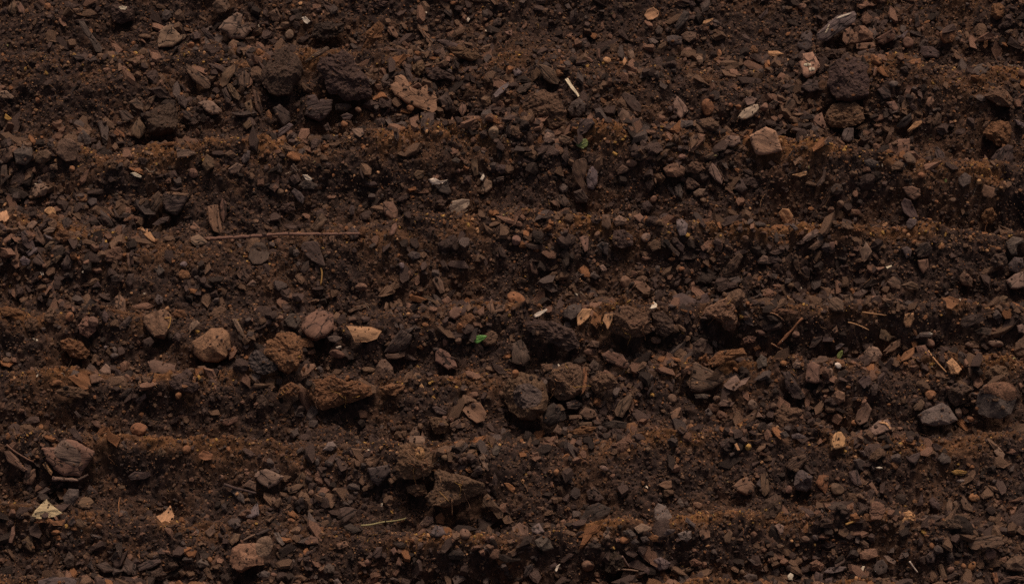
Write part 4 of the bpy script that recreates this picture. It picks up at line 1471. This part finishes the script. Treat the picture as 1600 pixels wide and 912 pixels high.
built, used = [], set()
order = sorted(range(len(items)), key=lambda k: items[k]['kind'] not in 'CSB')
for n_ in order:
    it = items[n_]
    kind, code, pts = it['kind'], it['code'], it['pts']
    if LARGE is None and kind not in 'CSB':
        LARGE = BVHTree.FromPolygons([tuple(v) for v in np.vstack(ALL_V)], [tuple(int(i) for i in f) for f in np.vstack(ALL_F)])
    seed = 1000 + n_ * 37
    random.seed(seed)
    if kind in 'TRW':
        q = pts
        if len(q) == 3:
            t = np.linspace(0, 1, 9)[:, None]; q = (1 - t) ** 2 * pts[0] + 2 * t * (1 - t) * (2 * pts[1] - .5 * pts[0] - .5 * pts[2]) + t * t * pts[2]
        else:
            s_ = np.linspace(0, len(pts) - 1, 6 * len(pts)); q = np.stack([np.interp(s_, np.arange(len(pts)), pts[:, k]) for k in (0, 1)], 1)
            q = q + np.stack([0 * s_, 1.8 * vnoise(s_ * 1.1, s_ * 0 + 3, seed)], 1)
        d, t = terrain_hit(q[:, 0], q[:, 1])
        rad_m = it['rad'] * 0.001
        a = np.linspace(0, 1, len(t)); lo, hi = t[0], t[-1]
        line = np.polyval(np.polyfit(a, t, 1), a)
        t2 = line + np.minimum(0, (t - line).min()) * .75 - rad_m * 1.2     # a stiff line that rests on the high spots
        if kind == 'R': t2 = 0.5 * t2 + 0.5 * (t - rad_m * 2.5)
        P = cam_pos[None] + d * t2[:, None]
        O = P.mean(0); ax = P[-1] - P[0]; ax /= np.linalg.norm(ax); zz = np.array([0, 0, 1.0]); yy = np.cross(zz, ax); yy /= np.linalg.norm(yy); zz = np.cross(ax, yy)
        M = Matrix(((ax[0], yy[0], zz[0], O[0]), (ax[1], yy[1], zz[1], O[1]), (ax[2], yy[2], zz[2], O[2]), (0, 0, 0, 1)))
        Lc = np.stack([(P - O) @ ax, (P - O) @ yy, (P - O) @ zz], 1)
        V, Fc = tube(Lc, rad_m, 7, 0.7)
        if kind == 'T': V = V + (0.5 * rad_m * vnoise(V[:, 0] * 400, V[:, 1] * 400, seed))[:, None]
        ob = add_obj(KINDNAME[kind][0], V, Fc, MAT['T'], M, colour(code), smooth=True)
        s = Solid(); s.V, s.F, s.M, s.aspect, s.size = V, Fc, M, 9, float(np.linalg.norm(P[-1] - P[0])) * .5
        kk = kind
    else:
        s = solid(kind, code, pts, seed)
        kk = 'X' if kind == 'B' and s.aspect > 2.15 else kind
        ob = add_obj(KINDNAME[kk][0], s.V, s.F, MAT['b' if kk == 'B' and code in 'mrsgtzun' else kind], s.M, colour(code), smooth=kind in 'PLGF')
        for (pn, pc, pp) in it.get('parts', []):
            ps = solid('P', pc, pp, seed + 5, parent=s)
            child = add_obj(pn, ps.V, ps.F, MAT['C' if 'cap' in pn or 'core' in pn or 'lump' in pn else 'B'], None, colour(pc), ob)
            remember(ps.V, ps.F, s.M)
        if kind == 'G':
            xs = np.linspace(-.46, .46, 9) * np.ptp(s.B[:, 0]); zz = s.hf(xs, xs * 0, s.rad(xs, xs * 0)) + 0.0005
            V, Fc = tube(np.stack([xs, xs * 0, zz], 1), 0.0006, 5, .5)
            add_obj('midrib', V, Fc, MAT['G'], None, tuple(1.35 * v for v in ob.color[:3]) + (1,), ob, True)
        for k in range(it.get('fibres', 0)):                 # single root fibres hanging from the clod
            iB = random.choice([j for j in range(len(s.B)) if True]); f0 = random.uniform(.35, .8)
            p = s.B[iB] * f0; steps = 7; Q = []
            Mi = np.array(s.M.to_3x3()); down = Mi.T @ np.array([0, -0.5, -0.75]); dirv = np.array([down[0], down[1]]) * 1.0 + np.array([random.gauss(0, .8), random.gauss(0, .8)])
            dirv /= np.linalg.norm(dirv); ln_ = random.uniform(.25, .6) * s.minor
            for j in range(steps):
                x, y = p
                rr_ = float(s.rad(np.array([x]), np.array([y]))[0])
                z = float(s.hf(np.array([x]), np.array([y]), np.array([min(rr_, 1.0)]))[0])
                Q.append((x, y, z + 0.0012 + .001 * math.sin(j)))
                ang = random.gauss(0, .35); ca, sa = math.cos(ang), math.sin(ang); dirv = np.array([ca * dirv[0] - sa * dirv[1], sa * dirv[0] + ca * dirv[1]])
                p = p + dirv * ln_ / steps
            V, Fc = tube(Q, 0.0005, 4, .5)
            add_obj('root_fibre', V, Fc, MAT['T'], None, colour(random.choice('otyu')), ob, True)
    remember(s.V, s.F, s.M)
    it['kk'], it['s'], it['ob'] = kk, s, ob
    nm, cat, grp = KINDNAME[kk]
    ob['category'] = cat; ob['group'] = grp

# labels: the look, then the landmark it lies next to
sizes = {}
for it in items: sizes.setdefault(it['kk'], []).append(it['s'].size)
for it in items:
    if 'full' in it: it['ob']['label'] = it['full']; used.add(it['full'])
for it in items:
    if 'full' in it: continue
    kk, s = it['kk'], it['s']
    r_ = np.mean(np.array(sizes[kk]) < s.size)
    sz = 'tiny' if r_ < .2 else 'small' if r_ < .5 else 'medium' if r_ < .8 else 'large'
    sh = shape_word(s, it['pts'], kk)
    noun = KINDNAME[kk][1]
    head = ' '.join(w for w in (sz, sh, WORD[it['code']], noun) if w)
    outs = tail(it['c'][0], it['c'][1], LMS, None)
    cand = []
    for rel, nm, dist in outs[:2]:
        near_ = 'just ' if dist < 60 else ''
        cand.append(f'{head} {near_}{rel} the {nm}')
    (r1, n1, _), (r2, n2, _), (r3, n3, _) = outs[:3]
    cand += [f'{head} {r1} {n1}, {r2} {n2}', f'{head} {r1} {n1}, {r3} {n3}', f'{head} {r2} {n2}, {r3} {n3}', f'{head} {outs[3][0]} {outs[3][1]}, {r1} {n1}',
             f'{head} farther {r1} the {n1}', f'{head} nearest {r1} the {n1}']
    cand = [c for c in cand if len(c.split()) <= 16] or cand[:1]
    lab = next((c for c in cand if c not in used), None)
    if lab is None:
        lab = cand[0]; print('DUP', lab)
    used.add(lab); it['ob']['label'] = lab

# ------------------------------------------------------------------ stuff: crumbs, mulch bits and fibres nobody could count
bvh = BVHTree.FromPolygons([tuple(v) for v in np.vstack(ALL_V)], [tuple(int(i) for i in f) for f in np.vstack(ALL_F)])

def ico(sub):
    import bmesh
    bm = bmesh.new(); bmesh.ops.create_icosphere(bm, subdivisions=sub, radius=1.0)
    V = np.array([v.co[:] for v in bm.verts]); Fc = np.array([[v.index for v in f.verts] for f in bm.faces]); bm.free(); return V, Fc

def variants(sub, n, flat=(.5, .9), elong=(1, 1.5), rough=.3):
    V, Fc = ico(sub); out = []
    for k in range(n):
        d = np.ones(len(V))
        for _ in range(6):                                   # knock flats on the grain
            a = rng.normal(size=3); a /= np.linalg.norm(a); c = rng.uniform(.55, .9)
            dp = V @ a; d = np.where(dp > 1e-3, np.minimum(d, c / np.maximum(dp, 1e-3)), d)
        W = V * d[:, None] * (1 + rough * rng.uniform(-1, 1, (len(V), 1)) * .5)
        out.append(W * np.array([rng.uniform(*elong), 1, rng.uniform(*flat)]))
    return out, Fc

def shards(n, thick=(.25, .6), elong=(1, 2.2)):
    """angular broken bits: a bevelled prism on an uneven six-cornered outline"""
    out = []; k = 6
    for _ in range(n):
        a = np.sort(np.linspace(0, 2 * np.pi, k, endpoint=False) + rng.uniform(-.42, .42, k)); q = rng.uniform(.62, 1.1, k)
        if rng.random() < .5: q[rng.integers(k)] *= .55
        e = rng.uniform(*elong); t = rng.uniform(*thick)
        P = np.stack([q * np.cos(a) * e, q * np.sin(a)], 1)
        tl = rng.uniform(-.3, .3, 2)
        top = np.column_stack([P * rng.uniform(.62, .9), t + P @ tl + rng.uniform(-.1, .1, k) * t])
        mid = np.column_stack([P, rng.uniform(-.3, .5, k) * t]); bot = np.column_stack([P * rng.uniform(.6, .9), np.full(k, -t)])
        out.append(np.vstack([top, mid, bot, [[rng.uniform(-.25, .25), rng.uniform(-.25, .25), t * rng.uniform(.9, 1.35)]], [[0, 0, -t]]]))
    i = np.arange(k); j = (i + 1) % k
    F_ = [np.stack([np.full(k, 18), i, j], 1)]
    for a_ in (0, k): F_ += [np.stack([a_ + i, a_ + k + i, a_ + k + j], 1), np.stack([a_ + i, a_ + k + j, a_ + j], 1)]
    F_.append(np.stack([np.full(k, 19), 12 + j, 12 + i], 1))
    return out, np.vstack(F_)

def rand_rot(n, tilt):
    """random yaw, then a tilt away from level"""
    a = rng.uniform(0, 2 * np.pi, n); b = rng.normal(0, tilt, n); c = rng.uniform(0, 2 * np.pi, n)
    def rz(t): 
        o = np.zeros((n, 3, 3)); o[:, 0, 0] = np.cos(t); o[:, 0, 1] = -np.sin(t); o[:, 1, 0] = np.sin(t); o[:, 1, 1] = np.cos(t); o[:, 2, 2] = 1; return o
    o = np.zeros((n, 3, 3)); o[:, 0, 0] = 1; o[:, 1, 1] = np.cos(b); o[:, 1, 2] = -np.sin(b); o[:, 2, 1] = np.sin(b); o[:, 2, 2] = np.cos(b)
    return rz(c) @ o @ rz(a)

DEBRIS = np.array([      # how thickly coarse bits lie over the bed, far left to near right
    [.45, .6, .7, .7, .6, .6, .9, .6], [.6, 1, 1, .9, 1, .8, 1, .9], [.8, .5, .4, .5, .9, .8, .4, .5], [.9, .5, .4, .35, .6, .6, .5, .5],
    [.8, .9, .9, .8, .9, .9, .9, 1], [.6, .7, .8, .9, 1, .9, 1, .9], [.5, .35, .6, .8, .5, .6, .8, .6], [.6, .7, .7, .6, .7, 1, .9, .9]])
def debris(x, y):
    u = np.clip((x + .8) / .2 - .5, 0, 6.999); v = np.clip((.456 - y * SP) / .114 - .5, 0, 6.999)
    i, j = u.astype(int), v.astype(int); fu, fv = u - i, v - j
    return (DEBRIS[j, i] * (1 - fu) + DEBRIS[j, i + 1] * fu) * (1 - fv) + (DEBRIS[j + 1, i] * (1 - fu) + DEBRIS[j + 1, i + 1] * fu) * fv

def scatter_points(n, keep_on_things, crest_bias=0.0, patchy=0.0):
    n = int(n * 1.45); x = rng.uniform(-1.21, 1.21, n); y = rng.uniform(-.94, 1.06, n)
    cr = bil(CREST, x, y)
    p = (1 - crest_bias) + crest_bias * cr
    if patchy: p = p * np.clip(.55 + patchy * fbm(x * 13, y * 13, 301, 2) * 1.7, .08, 1) * np.clip(debris(x, y), 0, 1) ** 2 * 1.0
    m = rng.uniform(size=n) < p
    x, y, cr = x[m], y[m], cr[m]
    z = bil(Z, x, y); keep = np.ones(len(x), bool)
    ur = rng.uniform(size=len(x)); dn = Vector((0, 0, -1)); vd = Vector((0, CP, -SP))
    for i in range(len(x)):                                  # crumbs fall on what is built; few come to rest on or against a thing
        h = bvh.ray_cast(Vector((x[i], y[i], .3)), dn, .4)
        if h[0] is not None and h[0].z > z[i] + .0005:
            if ur[i] < keep_on_things: z[i] = h[0].z
            else: keep[i] = False
        elif ur[i] > keep_on_things * 1.3 and bvh.ray_cast(Vector((x[i], y[i], z[i] + .002)), vd, .05)[0] is not None:
            keep[i] = False
    return x[keep], y[keep], z[keep], cr[keep]

PAL = {k: lin(COL[k]) * ALB for k in COL}
def pick(n, weights, cr, crest_codes='oxbxrboyt', crest_p=.5, rngv=(.55, 1.15)):
    ks = list(weights); w = np.array([weights[k] for k in ks]); w = w / w.sum()
    C = np.array([PAL[k] for k in ks])[rng.choice(len(ks), n, p=w)]
    m = rng.uniform(size=n) < cr * crest_p
    C2 = np.array([PAL[k] for k in crest_codes])[rng.integers(0, len(crest_codes), n)]
    C = np.where(m[:, None], C2, C)
    return C * rng.uniform(*rngv, (n, 1))

def stuff(name, label, var, Fc, x, y, z, size, sink, tilt, cols, mat, smooth=False, tn=0.0):
    n = len(x); var = np.array(var); k = rng.integers(0, len(var), n)
    R = rand_rot(n, tilt)
    V = np.einsum('nij,nvj->nvi', R, var[k] * size[:, None, None])
    V += np.stack([x, y, z + size * sink], 1)[:, None]
    nv = var.shape[1]
    Fa = (Fc[None] + (np.arange(n) * nv)[:, None, None]).reshape(-1, 3)
    me = make_mesh(name, V.reshape(-1, 3), Fa, smooth, np.repeat(cols, nv, 0))
    me.materials.append(mat)
    ob = bpy.data.objects.new(name, me); scene.collection.objects.link(ob)
    ob['kind'] = 'stuff'; ob['label'] = label; ob['category'] = 'soil'
    return ob

# fine crumbs
x, y, z, cr = scatter_points(210000, .12)
size = 0.0008 + 0.0012 * rng.gamma(1.3, .55, len(x)); size = np.clip(size, .0008, .0042)
v0, f0 = variants(1, 14)
stuff('soil_crumbs', 'fine dark brown crumbs of soil covering the ridges', v0, f0, x, y, z, size, .2, .9, pick(len(x), dict(d=34, k=18, b=30, r=9, x=8, o=4, s=3, t=1), cr), CRUMB)
# coarse crumbs and gravel
x, y, z, cr = scatter_points(26000, .03, 0, 2.2)
size = np.clip(0.0025 + 0.0023 * rng.gamma(1.6, .8, len(x)), .002, .0095)
v1, f1 = shards(24, (.5, .85), (1, 1.5))
stuff('gravel', 'loose coarse brown and grey grit among the crumbs', v1, f1, x, y, z, size, .25, .7, pick(len(x), dict(d=34, b=26, r=14, s=12, o=3, k=14), cr, 'obr', .25, (.7, 1.25)), CRUMB)
# crumbly lumps
def lumps(n):
    V, Fc = ico(4); out = []
    for k in range(n):
        d = np.ones(len(V))
        for _ in range(9):
            a = rng.normal(size=3); a /= np.linalg.norm(a); c = rng.uniform(.5, .9); dp = V @ a
            d = np.where(dp > 1e-3, np.minimum(d, c / np.maximum(dp, 1e-3)), d)
        o = rng.uniform(-40, 40, 3)
        d = d + .22 * fbm(V[:, 0] * 2.2 + o[0] + V[:, 2], V[:, 1] * 2.2 + o[1] - V[:, 2], 71 + k, 4, .6) + .08 * vnoise(V[:, 0] * 14 + 5 * V[:, 2], V[:, 1] * 14 + 9 * V[:, 2], k)
        out.append(V * d[:, None] * np.array([rng.uniform(1, 1.5), 1, rng.uniform(.6, .9)]))
    return out, Fc
x, y, z, cr = scatter_points(2600, .0, 0, 2.2)
size = np.clip(0.0045 + 0.0034 * rng.gamma(1.5, .8, len(x)), .0045, .014)
v3, f3 = lumps(10)
stuff('rubble', 'crumbly angular lumps of dark brown soil', v3, f3, x, y, z, size, .2, .6, pick(len(x), dict(d=40, b=30, x=12, k=10, r=8), cr, 'xb', .3, (.7, 1.15)), SOIL)
# small flat bark bits
x, y, z, cr = scatter_points(34000, .03, 0, 2.2)
size = np.clip(0.0025 + 0.0027 * rng.gamma(1.6, .8, len(x)), .002, .0115)
v2, f2 = shards(24, (.16, .4), (1, 2.3))
stuff('mulch', 'small flat brown mulch bits littering the soil', v2, f2, x, y, z, size, .3, .55, pick(len(x), dict(d=34, b=26, r=16, s=10, o=2, k=12), cr, 'obr', .2, (.75, 1.3)), CRUMB)
# pale specks
x, y, z, cr = scatter_points(900, .2, .5)
size = rng.uniform(.0008, .0022, len(x))
stuff('grit', 'tiny pale specks of grit in the soil', v2, f2, x, y, z, size, .6, .6, pick(len(x), dict(p=30, t=40, y=30, Y=10), cr * 0), CRUMB)

def fibres(name, label, n, lmin, lmax, rad, weights, crest_bias, lift):
    x, y, z, cr = scatter_points(n, .25, crest_bias)
    n = len(x); a = rng.uniform(0, 2 * np.pi, n); ln_ = rng.uniform(lmin, lmax, n); steps = 5
    P = np.zeros((n, steps, 3)); px, py = x.copy(), y.copy(); el = rng.uniform(.0, lift, n)
    for s_ in range(steps):
        zz = np.maximum(bil(Z, px, py), z * 0 - 1)
        P[:, s_] = np.stack([px, py, np.maximum(zz, z - .004) + .0008 + el * ln_ * s_ / steps * (1 - .14 * s_)], 1)
        a = a + rng.normal(0, .45, n); px = px + np.cos(a) * ln_ / steps; py = py + np.sin(a) * ln_ / steps
    T = np.gradient(P, axis=1); T /= np.linalg.norm(T, axis=2)[..., None] + 1e-12
    A = np.cross(T, np.array([.1, .2, .97])); A /= np.linalg.norm(A, axis=2)[..., None] + 1e-12; Bn = np.cross(T, A)
    r = rng.uniform(.6, 1.3, n)[:, None, None, None] * rad * np.linspace(1, .4, steps)[None, :, None, None]
    th = np.array([0, 2.1, 4.2])
    V = P[:, :, None] + r * (np.cos(th)[None, None, :, None] * A[:, :, None] + np.sin(th)[None, None, :, None] * Bn[:, :, None])
    tri = []
    for s_ in range(steps - 1):
        for k in range(3):
            q = (k + 1) % 3; i0, i1 = s_ * 3, s_ * 3 + 3
            tri += [(i0 + k, i0 + q, i1 + q), (i0 + k, i1 + q, i1 + k)]
    tri = np.array(tri); nv = steps * 3
    Fa = (tri[None] + (np.arange(n) * nv)[:, None, None]).reshape(-1, 3)
    me = make_mesh(name, V.reshape(-1, 3), Fa, True, np.repeat(pick(n, weights, cr * 0), nv, 0)); me.materials.append(FIBRE)
    ob = bpy.data.objects.new(name, me); scene.collection.objects.link(ob)
    ob['kind'] = 'stuff'; ob['label'] = label; ob['category'] = 'fibres'
fibres('root_fibres', 'thin tan root fibres tangled in the soil', 2600, .010, .036, .00042, dict(t=25, o=30, b=30, r=15, p=3), .35, .35)
fibres('peat_fuzz', 'short golden peat fibres along the ridge crests', 5000, .005, .013, .00048, dict(o=30, y=24, x=30, t=10), .9, .7)
